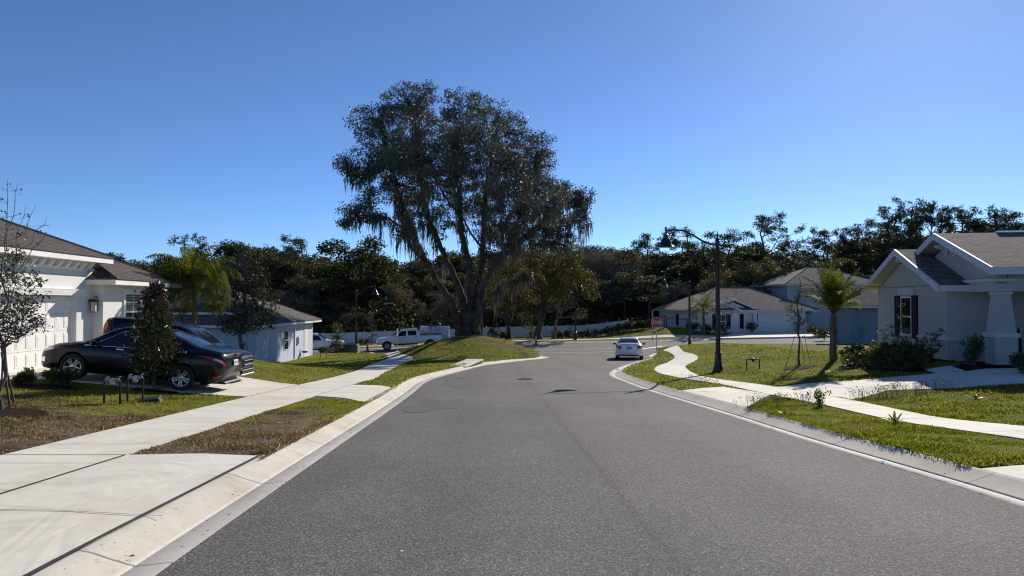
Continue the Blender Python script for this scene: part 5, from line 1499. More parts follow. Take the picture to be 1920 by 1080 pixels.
# ---- the big live oak on the berm
def big_oak():
    r = np.random.default_rng(21)
    Y0 = 57.0
    b = ray_at(874, 632, Y0); b.z = float(lawn(b.x, b.y)) - 0.15
    root = thing('live_oak', 'huge live oak hung with grey moss, standing on the grassy berm', 'tree', tuple(b))
    o = np.array(b)
    P = lambda px, py, dy=0.0: np.array(ray_at(px, py, Y0 + dy)) - o
    s = (Y0) / (1920 * FOC / 36)          # metres per photo pixel at the tree
    mb = MB()
    limbs = []
    def limb(pts, r0, r1, n=9):
        A = np.array([P(*p) for p in pts]); Q = smooth3(A)
        Q[1:-1] += r.normal(size=Q[1:-1].shape) * 0.05
        rd = (np.linspace(0, 1, len(Q)) ** 0.7 * (r1 - r0) + r0) * 0.52
        mb.tube(Q, rd, n); limbs.append((Q, rd)); return Q
    def smooth3(A):
        A = np.vstack([2 * A[0] - A[1], A, 2 * A[-1] - A[-2]]); out = []
        for i in range(1, len(A) - 2):
            for t in np.linspace(0, 1, 5, endpoint=False):
                a, b_, c, d = A[i - 1:i + 3]
                out.append(0.5 * ((2 * b_) + (c - a) * t + (2 * a - 5 * b_ + 4 * c - d) * t * t + (3 * b_ - a - 3 * c + d) * t**3))
        out.append(A[-2]); return np.array(out)
    # fused stems, as in the picture: the left leader leans far out, the middle pair rises, the right one spreads
    limb([(862, 646, 0), (858, 610, -.2), (846, 570, -.5), (822, 530, -1), (800, 490, -1.5), (780, 450, -2), (765, 410, -2), (750, 365, -2.5), (735, 310, -2), (725, 265, -2), (712, 225, -1.5)], 0.72, 0.10)
    limb([(874, 650, 0), (872, 600, .2), (868, 560, .4), (852, 520, .9), (835, 480, 1.2), (818, 440, 1.6), (800, 390, 2.2), (790, 330, 2.4), (782, 270, 2.4), (775, 205, 2)], 0.80, 0.10)
    limb([(880, 650, .2), (880, 600, .1), (882, 550, 0), (880, 500, -.4), (868, 455, -.8), (862, 400, -1), (858, 345, -1.4), (852, 290, -1.4), (858, 235, -1.6)], 0.88, 0.10)
    limb([(884, 650, 0), (888, 600, 0), (893, 555, .3), (902, 510, .8), (906, 460, 1.2), (908, 410, 1.6), (912, 350, 2), (925, 290, 2.2), (932, 240, 2.2)], 0.80, 0.10)
    limb([(888, 648, -.2), (897, 590, -.5), (905, 545, -.8), (922, 505, -1.2), (945, 470, -1.8), (965, 430, -2.2), (985, 375, -2.6), (1000, 325, -2.6), (1008, 290, -2.6)], 0.72, 0.09)
    limb([(925, 500, -1.1), (945, 482, -.8), (968, 460, -.2), (1000, 430, .5), (1035, 400, 1.0), (1065, 380, 1.4), (1090, 375, 1.5)], 0.36, 0.06)
    limb([(898, 575, .4), (915, 560, .8), (935, 540, 1.5), (960, 525, 2), (985, 520, 2.4)], 0.20, 0.04)
    limb([(775, 440, -2), (750, 425, -3), (725, 408, -3.6), (700, 402, -4), (668, 408, -4)], 0.22, 0.05)
    limb([(738, 320, -2), (710, 318, -2.6), (680, 315, -3), (650, 312, -3)], 0.16, 0.04)
    limb([(800, 492, -1.5), (785, 470, -2.5), (775, 450, -3.2), (758, 430, -4)], 0.16, 0.04)
    limb([(862, 405, -1), (835, 370, -3), (815, 330, -5), (800, 290, -6)], 0.22, 0.05)
    limb([(908, 420, 1.5), (930, 385, 3.2), (955, 345, 5), (965, 300, 6)], 0.22, 0.05)
    limb([(905, 470, 1.1), (880, 430, 3), (860, 390, 5), (850, 340, 6.5)], 0.22, 0.05)
    limb([(965, 432, -2.2), (985, 415, -4), (1010, 400, -5.5), (1035, 400, -6.5)], 0.2, 0.05)
    for k in range(9):                                       # flared roots
        a = k * .7 + .2; x0, y0 = .55 * math.cos(a), .45 * math.sin(a); q = r.uniform(1.2, 1.9)
        c0 = P(874 + 0, 640, 0); gz = lambda x, y: float(lawn(o[0] + x, o[1] + y)) - o[2]
        cx, cy = c0[0], c0[1]; pts = [(cx + x0 * .5, cy + y0 * .5, gz(cx, cy) + 1.1), (cx + x0, cy + y0, gz(cx + x0, cy + y0) + .45), (cx + x0 * q * 1.3, cy + y0 * q * 1.3, gz(cx + x0 * q * 1.3, cy + y0 * q * 1.3) + .1), (cx + x0 * q * 2, cy + y0 * q * 2, gz(cx + x0 * q * 2, cy + y0 * q * 2) - .12)]
        mb.tube(pts, [.34, .30, .17, .06], 8)
    blobs = [(700, 222, 42, -1.5), (760, 190, 38, 1), (795, 180, 30, 2), (730, 265, 55, -2), (690, 310, 36, -3), (648, 312, 17, -3), (665, 335, 18, -3),
             (800, 250, 58, 2), (855, 205, 38, -1.5), (890, 195, 26, 1), (930, 225, 42, 2), (975, 250, 40, 1), (1015, 285, 34, -2), (880, 290, 66, -1),
             (950, 315, 60, 3), (1010, 355, 46, -2), (1055, 365, 26, 1), (1092, 372, 27, 1.5), (1080, 415, 30, 1.5), (1035, 420, 42, 0), (960, 395, 56, -3),
             (1000, 440, 44, 1), (820, 330, 62, -4), (755, 345, 56, -2.5), (690, 372, 22, -4), (663, 398, 22, -4), (650, 420, 12, -4), (700, 410, 16, -4), (780, 400, 38, 2),
             (835, 415, 40, 4), (895, 380, 54, 5), (915, 440, 30, 2), (1060, 455, 26, 1), (960, 455, 34, 2), (800, 300, 50, -6), (855, 335, 55, 6.5),
             (965, 300, 50, 6), (1030, 390, 38, -6.5), (860, 260, 52, 5), (790, 220, 40, 5), (900, 250, 46, -5), (950, 350, 46, -6), (720, 300, 40, 3),
             (760, 425, 24, -4), (985, 515, 12, 2.4), (740, 215, 30, -1), (925, 480, 16, 1.5), (1000, 320, 44, 4), (760, 290, 44, -5)]
    VV = []; sites = []
    for px, py, rp, dy in blobs:
        c = P(px, py, dy); q = rp * s
        rr = np.array([q, q * 1.15, q * 0.92])
        # limb reaching this blob
        best = min(((np.linalg.norm(Q[i] - c) + (0.9 if Q[i][2] > c[2] else 0) * 2, li, i) for li, (Q, _) in enumerate(limbs) for i in range(len(Q))), key=lambda z: z[0])
        Q, rd = limbs[best[1]]; i = best[2]
        L = bend(r, Q[i], c, 6, 0.18); r_a = min(rd[i] * 0.6, 0.16)
        mb.tube(L, np.linspace(r_a, 0.035, 6), 6)
        nt = int(9 + 10 * q)
        for _ in range(nt):
            e = c + rand_dirs(r, 1)[0] * rr * r.uniform(0.65, 1.02)
            tw = bend(r, L[r.integers(2, 6)], e, 5, 0.2)
            mb.tube(tw, np.linspace(0.035, 0.008, 5), 4, cap=False)
        n = int(14 * q * q + 9)
        p, cc = blob_points(r, c, rr * 1.08, n, 52, 0.27, 0.34, 0.6)
        VV.append(p); sites.append((cc, py, px))
    mb.build('trunk', M['bark_oak'], root, smooth=True)
    C = np.vstack(VV)
    V, F = leaf_cards(C, 0.165, r, 0.5)
    put('crown', fast_mesh('crown', V, F), L_oak, root)
    # moss: hanging bundles of thin ribbons under the lower crown and along the limbs
    pts = []
    for cc, py, px in sites:
        k = int(np.clip((py - 260) / 140.0, 0.02, 1.0) * len(cc) * (0.26 + .18 * (px > 930)))
        if k: pts.append(cc[r.choice(len(cc), k, replace=False)])
    for Q, rd in limbs[:10]:
        sel = Q[int(len(Q) * 0.42):]; pts.append(np.repeat(sel, 2, 0) + r.normal(size=(2 * len(sel), 3)) * 0.12)
    S = np.vstack(pts)
    V = []; F = []
    for p in S:
        ln = min(2.4, r.gamma(1.8, 0.45)) + .15; nb = r.integers(9, 20)
        for _ in range(nb):
            a = p + r.normal(size=3) * np.array([.16, .16, .12]); l = ln * r.uniform(0.2, 1.1); w = r.uniform(0.014, 0.045)
            an = r.uniform(0, math.pi); u = np.array([math.cos(an), math.sin(an), 0]) * w
            q = a.copy(); b0 = len(V); m_ = 6
            for i in range(m_):
                ww = (0.6, 1.0, 1.15, .9, .5, .1)[i]
                V += [q - u * ww, q + u * ww]; q = q + np.array([0, 0, -l / (m_ - 1)]) + r.normal(size=3) * np.array([.045, .045, .02])
            F += [(b0 + 2 * i, b0 + 2 * i + 1, b0 + 2 * i + 3, b0 + 2 * i + 2) for i in range(m_ - 1)]
    put('moss', fast_mesh('moss', np.array(V), np.array(F)), M['moss_grey'], root)
    return root
big_oak()

# ---- generic wood trees, built once per kind about a unit of real size and copied
def proto_tree(kind, seed):
    r = np.random.default_rng(seed)
    root = bpy.data.objects.new('wood_tree', None); COL.objects.link(root)
    mb = MB(); VV = []
    H = 14.0
    if kind == 'pine':
        tr = bend(r, (0, 0, 0), (r.normal() * .5, r.normal() * .5, H), 9, 0.03)
        rd = np.linspace(0.24, 0.06, 9); mb.tube(tr, rd, 8)
        n = 15
        for i in range(n):
            z = H * (0.52 + 0.48 * i / n) ; k = min(8, int(z / H * 8)); a = r.uniform(0, 6.28)
            L = (1.1 - abs((z / H) - 0.72)) * r.uniform(1.6, 3.4) * (1.25 - 0.9 * max(0, z / H - 0.75) / .25 * 0.6)
            s0 = tr[k] * (1 - (z / H * 8 - k)) + tr[min(8, k + 1)] * (z / H * 8 - k)
            e = s0 + np.array([math.cos(a) * L, math.sin(a) * L, L * r.uniform(-0.1, 0.75)])
            lb = bend(r, s0, e, 5, 0.25); mb.tube(lb, np.linspace(0.06, 0.02, 5), 5, cap=False)
            for q in (2, 3, 4, 4):
                c = lb[q] + r.normal(size=3) * .3
                p, _ = blob_points(r, c, (0.75, 0.75, 0.42), 9, 9, 0.18, 0.2)
                VV.append(p)
        p, _ = blob_points(r, tr[-1], (0.8, 0.8, 0.7), 16, 9, 0.18, 0.2); VV.append(p)
        leaf, asp, lm, bk = 0.34, 0.28, L_pine, M['bark_pine']
    else:
        nb = {'oak': 27, 'brown': 26, 'gold': 20, 'bare': 22}[kind]
        Wd = r.uniform(3.9, 4.9)
        B = []
        for i in range(nb):
            a = r.uniform(0, 6.28); z = r.uniform(0.14, 0.95); w = Wd * math.sqrt(max(0.08, 1 - ((z - 0.48) / 0.52) ** 2)) * r.uniform(0.3, 0.95)
            q = r.uniform(1.0, 1.75); B.append((np.array([math.cos(a) * w, math.sin(a) * w, z * H - q * .3]), np.array([q, q, q * .8])))
        tree_parts(mb, r, (0, 0, 0), (r.normal() * .4, r.normal() * .4, H * 0.82), 0.26, B, twigs=9 if kind != 'bare' else 34, fork=0.25)
        for c, q in B:
            n = int({'oak': 58, 'brown': 50, 'gold': 44, 'bare': 36}[kind] * q[0] ** 2 / 1.7)
            p, _ = blob_points(r, c, q, n, 9 if kind != 'bare' else 6, 0.26, 0.3); VV.append(p)
        leaf, asp, lm, bk = {'oak': (0.32, .55, L_dark, M['bark_oak']), 'brown': (0.28, .55, L_brown, M['bark_grey']), 'gold': (0.26, .6, L_gold, M['bark_grey']),
                             'bare': (0.34, .10, L_twig, M['bark_grey'])}[kind]
    mb.build('trunk', bk, root, smooth=True)
    V, F = leaf_cards(np.vstack(VV), leaf, r, asp)
    put('crown', fast_mesh('crown', V, F), lm, root)
    return root

KINDS = {'pine': ('pine_tree', 'tall dark pine with an open tufted crown, rising at the back of the woods', 'pine trees in the woods'),
         'oak': ('oak_tree', 'dense dark green broadleaf tree in the woods beyond the white fence', 'dark green trees in the woods'),
         'brown': ('brown_tree', 'brownish winter broadleaf tree in the woods beyond the white fence', 'brown trees in the woods'),
         'gold': ('yellow_tree', 'yellowish leafy tree among the darker woods', 'yellowish trees in the woods'),
         'bare': ('bare_tree', 'grey nearly leafless tree in the woods with fine twigs', 'bare trees in the woods')}
PROTO = {}
for k, ns in (('pine', 4), ('oak', 4), ('brown', 4), ('gold', 2), ('bare', 3)):
    PROTO[k] = [proto_tree(k, 100 + 7 * i + len(k)) for i in range(ns)]
used = set()
def wood_tree(kind, px, Y, top_px, wscale=1.0, r=None, label=None):
    r = r or rng
    p = PROTO[kind][r.integers(len(PROTO[kind]))]
    pt = ray_at(px, 560, Y); z = float(lawn(pt.x, pt.y)) - 0.1
    h = ray_at(px, top_px, Y).z - z
    if p.name in used: o = copy_tree(p)
    else: o = p; used.add(p.name)
    nm, lab, grp = KINDS[kind]
    o.name = nm; tag(o, label or lab, 'tree', grp)
    o.location = (pt.x, pt.y, z); o.rotation_euler = (0, 0, r.uniform(0, 6.28))
    s = h / 14.3; o.scale = (s ** 0.6 * wscale * r.uniform(0.9, 1.15),) * 2 + (s,)
    return o
fr = np.random.default_rng(5)
SKYL = [(100, 470), (215, 480), (250, 470), (300, 478), (350, 462), (400, 452), (430, 455), (480, 448), (520, 455), (560, 462), (600, 480), (640, 478), (680, 470), (730, 476), (780, 470), (850, 462),
        (950, 455), (1050, 455), (1110, 455), (1150, 448), (1190, 462), (1240, 470), (1290, 450), (1340, 452), (1390, 448), (1450, 452), (1490, 470), (1530, 452), (1580, 445), (1630, 436), (1700, 424), (1800, 422), (1920, 410), (2050, 405)]
sk = lambda x: float(np.interp(x, [a for a, _ in SKYL], [b for _, b in SKYL]))
def pick(px, back):
    w = {'oak': .34, 'brown': .34, 'gold': .06, 'bare': .22, 'pine': .04} if not back else {'oak': .46, 'brown': .26, 'gold': .03, 'bare': .15, 'pine': .10}
    if px > 1500: w = dict(w); w['pine'] += .25
    ks = list(w); v = np.array([w[k] for k in ks]); return ks[fr.choice(len(ks), p=v / v.sum())]
for px in np.arange(130, 2060, 36):                  # tallest, at the back
    x = px + fr.uniform(-16, 16); wood_tree(pick(x, True), x, fr.uniform(116, 130), sk(x) + fr.uniform(-2, 18), 1.4, fr)
for px in np.arange(140, 2040, 40):
    x = px + fr.uniform(-18, 18); wood_tree(pick(x, False), x, fr.uniform(103, 113), sk(x) + fr.uniform(14, 52), 1.3, fr)
for px in np.arange(150, 2000, 48):
    x = px + fr.uniform(-18, 18); wood_tree(pick(x, False), x, fr.uniform(93, 101), sk(x) + fr.uniform(50, 100), 1.15, fr)
for px in np.arange(120, 2080, 58):                  # a last, wide row closing the gaps
    x = px + fr.uniform(-16, 16); wood_tree('oak' if fr.random() < .6 else 'brown', x, fr.uniform(136, 148), sk(x) + fr.uniform(0, 14), 1.75, fr)
# trees that stand out on the skyline
for kind, px, top, Y, w, lab in (('pine', 350, 443, 116, 1.0, 'feathery pine poking above the tree line over the left house roof'),
        ('oak', 240, 466, 112, 1.0, 'round dark tree at the left end of the tree line beside the left roof'),
        ('oak', 455, 443, 112, 1.2, 'broad dark tree on the left skyline above the bluish house'),
        ('pine', 560, 450, 112, 1.0, 'small tufted pine top on the skyline left of the big oak'),
        ('oak', 678, 432, 104, 1.5, 'bushy dark tree standing tallest just left of the big oak'),
        ('pine', 1212, 438, 108, 1.0, 'umbrella-topped pine on the skyline right of the big oak'),
        ('pine', 1283, 428, 118, 0.9, 'slim pine top seen behind the nearest lamp arm'),
        ('pine', 1360, 440, 112, 1.2, 'wide pine crown just right of the nearest lamp post'),
        ('pine', 1436, 408, 112, 1.1, 'tallest peaked pine between the lamp post and the palm'),
        ('gold', 1425, 462, 100, 1.2, 'yellow-green tree below the tallest peaked pine'),
        ('pine', 1545, 434, 122, 1.0, 'leaning pine above the two-storey grey house'),
        ('pine', 1600, 424, 120, 1.1, 'flat-topped pine above the right palm'),
        ('pine', 1660, 418, 116, 1.0, 'pine on the skyline left of the right house gable'),
        ('pine', 1690, 396, 112, 1.0, 'tall thin pine behind the small front gable'),
        ('pine', 1716, 384, 112, 0.9, 'highest pine behind the right house ridge'),
        ('pine', 1752, 390, 112, 0.8, 'narrow pine directly above the large gable peak'),
        ('pine', 1798, 390, 112, 1.0, 'pine with round tufts above the right house roof'),
        ('pine', 1858, 390, 112, 1.1, 'dense pine above the roof ridge on the right'),
        ('pine', 1905, 398, 110, 1.2, 'dark pine at the right edge of the picture'),
        ('bare', 1145, 446, 104, 1.3, 'grey leafless tree beside the right side of the big oak'),
        ('bare', 1100, 440, 112, 1.2, 'bare twiggy treetop just under the right edge of the oak crown')):
    wood_tree(kind, px, Y, top, w, fr, lab)
for k in PROTO:
    for p in PROTO[k]:
        if p.name not in used and 'label' not in p:
            for ch in list(p.children): bpy.data.objects.remove(ch)
            bpy.data.objects.remove(p)
# dark undergrowth closing the foot of the woods
r = np.random.default_rng(9)
n = 46000
X = r.uniform(-62, 95, n); Yv = r.uniform(89, 112, n)
hgt = 2.2 + 1.8 * np.sin(X * 0.5) * np.sin(X * 0.17 + 1) + 1.2 * np.sin(X * 1.3 + Yv)
Z = r.uniform(0, 1, n) ** 0.8 * np.maximum(hgt + (Yv - 88) * 0.16, 0.8)
C = np.stack([X, Yv, lawn(X, Yv) + Z], 1)
m = ~((X > 12) & (X < 48) & (Yv < 101))
V, F = leaf_cards(C[m], 0.42, r, 0.6)
ug = put('undergrowth', fast_mesh('undergrowth', V, F), L_dark, kind='stuff')
tag(ug, 'dark tangled undergrowth along the foot of the woods', 'undergrowth')

# ---- smaller oaks by the junction
def pblob(px, py, rp, Y, dy=0, fl=0.85):
    c = ray_at(px, py, Y + dy); q = rp * Y / (1920 * FOC / 36); return (np.array(c), np.array([q, q, q * fl]))
def at(px, Y, dz=0):
    p = ray_at(px, 560, Y); return np.array([p.x, p.y, float(lawn(p.x, p.y)) + dz])
Y = 79.0
make_tree('spreading_oak', 'spreading oak with olive leaves behind the orange cone, forked low', 'tree',
          [pblob(940, 520, 34, Y), pblob(965, 555, 26, Y, -2), pblob(985, 490, 36, Y, 1), pblob(1020, 480, 36, Y, -1), pblob(1060, 500, 36, Y, 1), pblob(1095, 530, 28, Y), pblob(1110, 552, 14, Y, 1), pblob(1045, 540, 28, Y, -2), pblob(1000, 530, 28, Y, 2.5), pblob(930, 560, 18, Y), pblob(1075, 475, 24, Y, 2)],
          at(1010, Y), np.array(ray_at(1016, 540, Y)), 0.42, 0.22, leaf_mat('leaf_olive', [(0.030, 0.030, 0.010), (0.068, 0.066, 0.018), (0.15, 0.125, 0.03)], 0.3, 0.6, 0.4), M['bark_oak'], 41, dens=62, per=9, spread=0.22, twigs=14, fork=0.3)
make_tree('mossy_oak', 'thin mossy oak leaning by the far lamp post, in front of the white fence', 'tree',
          [pblob(1040, 572, 18, Y, 1), pblob(1068, 566, 20, Y), pblob(1088, 588, 15, Y), pblob(1056, 540, 20, Y, 2), pblob(1028, 552, 15, Y, 2)],
          at(1038, Y + 1), np.array(ray_at(1046, 585, Y + 1)), 0.26, 0.2, L_twig, M['bark_grey'], 42, dens=26, per=6, spread=0.25, twigs=26)
make_tree('slender_oak', 'dark slender oak beside the white fence, right of the big trunk', 'tree',
          [pblob(950, 575, 20, Y + 3), pblob(970, 545, 22, Y + 3), pblob(945, 540, 22, Y + 3), pblob(985, 600, 16, Y + 3)],
          at(953, Y + 3), np.array(ray_at(960, 560, Y + 3)), 0.30, 0.24, L_dark, M['bark_oak'], 43, dens=44, per=8, twigs=16)
make_tree('straight_tree', 'straight dark trunk rising right beside the big oak, by the fence', 'tree',
          [pblob(905, 500, 26, Y + 4), pblob(925, 530, 22, Y + 4), pblob(890, 545, 20, Y + 4), pblob(915, 565, 16, Y + 4)],
          at(898, Y + 4), np.array(ray_at(902, 530, Y + 4)), 0.22, 0.24, L_dark, M['bark_oak'], 44, dens=44, per=8, twigs=12)

# ---- street trees
def sapling(name, label, px, py, top, blobs, leafm, leaf, r0, seed, dens, per, spread, twigs, barkm=None, lean=0, Y=None, aspect=.5, fork=.35):
    g = ground_pt(px, py) if Y is None else Vector(at(px, Y))
    return make_tree(name, label, 'tree', [pblob(a, b, c, g.y, d) for a, b, c, d in blobs], np.array(g), np.array(ray_at(px + lean, top, g.y)), r0, leaf, leafm, barkm or M['bark_grey'], seed, dens, per, spread, twigs, aspect=aspect, fork=fork)
t0 = sapling('young_oak', 'small sparse young oak at the left edge, staked in dead turf before the garage', 5, 770, 480,
        [(0, 520, 30, 0), (45, 520, 26, 0), (15, 570, 34, .2), (60, 560, 22, -.3), (-20, 590, 30, .2), (40, 600, 34, 0), (75, 605, 14, 0), (0, 620, 30, -.3), (-40, 540, 30, 0), (20, 480, 20, 0)],
        L_young, 0.075, 0.035, 51, 420, 7, 0.075, 26)
# bare leaders of that tree
g0 = Vector(t0.location)
mb = MB(); r = np.random.default_rng(52); LV = []
for (xa, ya, xb, yb) in ((10, 480, 14, 338), (12, 470, 35, 342), (20, 500, 48, 385), (22, 490, 67, 385), (25, 500, 88, 405), (40, 500, 88, 435), (-5, 480, -12, 370)):
    a = np.array(ray_at(xa, ya, g0.y)) - np.array(g0); b = np.array(ray_at(xb, yb, g0.y)) - np.array(g0)
    L = bend(r, a, b, 7, 0.05); mb.tube(L, np.linspace(0.011, 0.003, 7), 5, cap=False)
    for k in range(16):
        i = r.integers(1, 6); e = L[i] + rand_dirs(r, 1)[0] * np.array([.22, .18, .10]) * r.uniform(.5, 1.2)
        mb.tube(bend(r, L[i], e, 3, 0.1), [0.004, 0.003, 0.002], 3, cap=False)
        if r.random() < .5: LV.append(e + r.normal(size=(2, 3)) * 0.02)
mb.build('bare_leader', M['bark_grey'], t0)
V, F = leaf_cards(np.vstack(LV), 0.06, r); put('leader_leaves', fast_mesh('leader_leaves', V, F), L_young, t0)

sapling('young_oak', 'leafy young oak in front of the bluish side wall, behind the parked cars', 456, 668, 500,
        [(455, 500, 26, 0), (430, 530, 26, .3), (485, 520, 24, 0), (450, 560, 34, -.3), (495, 565, 28, .2), (420, 575, 22, 0), (470, 600, 30, 0), (505, 600, 18, .3), (440, 610, 20, 0), (455, 470, 12, 0), (425, 605, 16, .3)],
        leaf_mat('leaf_oak_small', [(0.022, 0.026, 0.014), (0.05, 0.056, 0.03), (0.11, 0.11, 0.075)], 0.12, 0.5, 1.0), 0.12, 0.13, 53, 190, 9, 0.14, 22, Y=33.5)
def magnolia():
    g = ground_pt(289, 731); r = np.random.default_rng(55)
    root = thing('magnolia_tree', 'narrow young magnolia with glossy leaves growing in front of the black sedan', 'tree', tuple(g))
    s = g.y / (1920 * FOC / 36); H = (731 - 538) * s
    mb = MB(); mb.tube(bend(r, (0, 0, -.05), (0.02, 0, H), 7, 0.02), np.linspace(0.035, 0.008, 7), 7); C = []; T = []
    for i in range(230):
        z = H * (0.12 + 0.88 * (i / 230)); w = 42 * s * min(1.0, 0.55 + z / H * 1.2) * (1 - 0.78 * max(0, z / H - 0.28) / 0.72)
        a = r.uniform(0, 6.28); q = w * r.uniform(0.45, 1.08)
        e = np.array([q * math.cos(a), q * math.sin(a), z + q * 0.3]); mb.tube(bend(r, (0, 0, z), e, 3, 0.08), [0.009, 0.006, 0.003], 4, cap=False)
        (T if z > H * 0.70 else C).append(e + r.normal(size=(13, 3)) * 0.085)
    mb.build('trunk', M['bark_grey'], root)
    V, F = leaf_cards(np.vstack(C), 0.135, r, 0.45); put('crown', fast_mesh('crown', V, F), L_mag, root)
    V, F = leaf_cards(np.vstack(T), 0.12, r, 0.45); o = put('crown', fast_mesh('crown', V, F), L_mag_top, root); o['label'] = 'russet upper leaves'
magnolia()

def palm(label, base_pt, H, nf, L, seed, droop=0.5, rt=0.11, up=0.9, lf=0.42, low=0.25, sag=.34):
    r = np.random.default_rng(seed)
    root = thing('palm_tree', label, 'palm tree', tuple(base_pt))
    mb = MB(); tr = bend(r, (0, 0, -.1), (r.normal() * .05, 0, H), 8, 0.02)
    mb.tube(tr, np.linspace(rt * 1.25, rt * 0.75, 8), 10)
    for k in range(26):                                     # old leaf boots
        z = H * (0.25 + 0.75 * k / 26); a = k * 2.4; mb.tube([(rt * .7 * math.cos(a), rt * .7 * math.sin(a), z), (rt * 1.5 * math.cos(a), rt * 1.5 * math.sin(a), z + .16)], [0.03, 0.008], 5)
    mb.build('trunk', M['palm_trunk'], root)
    for k in range(nf):
        a = 2.399 * k + r.uniform(-.2, .2); e = up * (1 - (1 - low) * (k / nf)) + r.uniform(-.1, .1)    # inner fronds stand up
        l = L * r.uniform(0.85, 1.1); n = 9
        d = np.array([math.cos(a), math.sin(a), 0]); P = []
        p = np.array([0, 0, H]); el = math.pi / 2 * e
        for i in range(n):
            P.append(p.copy()); el -= droop * (0.3 + 1.1 * k / nf) * (0.35 + 1.3 * i / n) * 0.34
            p = p + (d * math.cos(el) + np.array([0, 0, math.sin(el)])) * l / n
        P = np.array(P); mf = MB(); mf.tube(P, np.linspace(0.020, 0.004, n), 5, cap=False)
        V = []; F = []
        for i in range(76):
            t_ = 0.16 + 0.84 * i / 76; q = t_ * (n - 1); j = min(n - 2, int(q)); c = P[j] + (P[j + 1] - P[j]) * (q - j)
            tg = P[j + 1] - P[j]; tg /= np.linalg.norm(tg); sd_ = np.cross(tg, (0, 0, 1)); sd_ /= np.linalg.norm(sd_) + 1e-6; nn = np.cross(sd_, tg)
            for sg in (-1, 1):
                ll = lf * math.sin(math.pi * min(1, 0.18 + t_ * 0.8)) * r.uniform(.8, 1.15)
                dr = sd_ * sg * 0.75 + tg * 0.55 + nn * r.uniform(-.15, .4); dr /= np.linalg.norm(dr)
                w = tg * 0.013; mid_ = c + dr * ll * .55 + np.array([0, 0, -.02 * ll]); tip = c + dr * ll * .9 + np.array([0, 0, -sag * ll])
                b0 = len(V); V += [c - w * .5, c + w * .5, mid_ + w, mid_ - w, tip]
                F.append((b0, b0 + 1, b0 + 2, b0 + 3)); F.append((b0 + 3, b0 + 2, b0 + 4, b0 + 4))
        bb = len(mf.v)
        me_v = np.vstack([np.array(mf.v), np.array(V)])
        quads = [f for f in mf.f if len(f) == 4] + [[i + bb for i in f] for f in F if f[3] != f[2]]
        tris = [[i + bb for i in f[:3]] for f in F if f[3] == f[2]]
        put('frond', fast_mesh('frond', me_v, [np.array(quads), np.array(tris)]), L_palm, root)
    return root
g = ground_pt(1564, 676)
s = g.y / 1386.7
palm('young queen palm with upright feathery fronds on the lawn left of the right house', g, (676 - 592) * s, 17, 2.35, 61, droop=0.45, rt=0.115, up=1.02, lf=0.5, low=.52)
palm('drooping queen palm between the white house and the bluish house, behind the cars', Vector(at(367, 30)), 2.75, 26, 2.7, 62, droop=1.5, rt=0.10, up=1.02, lf=0.62, low=.30, sag=.8)
palm('small palm in the bed before the house across the junction', Vector(at(1319, 80.5)), 2.6, 15, 2.6, 63, droop=0.9, rt=0.14, up=0.85, lf=0.6)

sapling('bare_sapling', 'thin staked sapling with mostly bare branches on the right lawn beside the palm', 1499, 686, 520,
        [(1490, 590, 22, 0), (1510, 600, 18, 0), (1495, 615, 20, .1), (1480, 570, 16, 0), (1500, 545, 18, 0)], L_bush, 0.085, 0.045, 64, 60, 5, 0.07, 26)
sapling('bare_sapling', 'bare street sapling at the kerb in front of the house across the junction', 1363, 627, 560,
        [(1350, 575, 14, 0), (1375, 580, 14, 0), (1362, 595, 16, 0), (1362, 560, 10, 0)], L_twig, 0.12, 0.05, 65, 12, 4, 0.1, 30, Y=79.5)
sapling('narrow_tree', 'narrow leafy young tree beside the green utility box', 632, 660, 600,
        [(632, 640, 13, 0), (631, 625, 12, 0), (634, 652, 12, 0), (631, 610, 8, 0)], L_bush, 0.16, 0.05, 66, 130, 7, 0.13, 10, Y=62.5)
sapling('pale_sapling', 'pale slender sapling in front of the white fence, left of the pickup', 697, 640, 575,
        [(697, 615, 9, 0), (696, 600, 8, 0), (699, 628, 9, 0), (697, 585, 5, 0)], L_young, 0.2, 0.05, 67, 40, 6, 0.15, 14, Y=80)
sapling('dark_sapling', 'narrow dark sapling by the white fence beside the orange cone', 997, 640, 605,
        [(997, 625, 8, 0), (997, 614, 6, 0), (998, 634, 8, 0)], L_bush, 0.2, 0.05, 68, 90, 6, 0.15, 8, Y=82)
sapling('dead_sapling', 'leafless sapling in the hedge row beside the far lamp post', 1068, 634, 606, [(1066, 614, 9, 0), (1072, 612, 8, 0)], L_twig, 0.1, 0.04, 69, 3, 3, 0.1, 22, Y=81.5)

# ---- bushes
def bush(label, g, rad, leafm, leaf, seed, n=90, per=9, name='bush', group=None, stems=10, spread=None, lumps=5):
    r = np.random.default_rng(seed); rad = np.array(rad, float)
    root = thing(name, label, 'bush', tuple(g), 0, group)
    mb = MB(); C = []
    for _ in range(lumps):
        c = r.normal(size=3) * rad * np.array([.34, .34, .22]) + np.array([0, 0, rad[2] * .95])
        q = rad * r.uniform(.5, .75); p, cc = blob_points(r, c, q, n // lumps, per, spread or rad.mean() * .12, .35); C.append(p)
        for e in cc[:max(2, stems // lumps)]: mb.tube(bend(r, (r.normal() * .05, r.normal() * .05, -.03), e, 5, .08), np.linspace(.015, .004, 5), 4, cap=False)
    mb.build('stem', M['bark_grey'], root)
    P = np.vstack(C); P[:, 2] = np.maximum(P[:, 2], 0.02)
    V, F = leaf_cards(P, leaf, r, .55); put('foliage', fast_mesh('foliage', V, F), leafm, root)
    return root
L_hedge = leaf_mat('leaf_hedge', [(0.012, 0.018, 0.007), (0.035, 0.045, 0.014), (0.09, 0.095, 0.03)], 0.15, 0.5, 1.5)
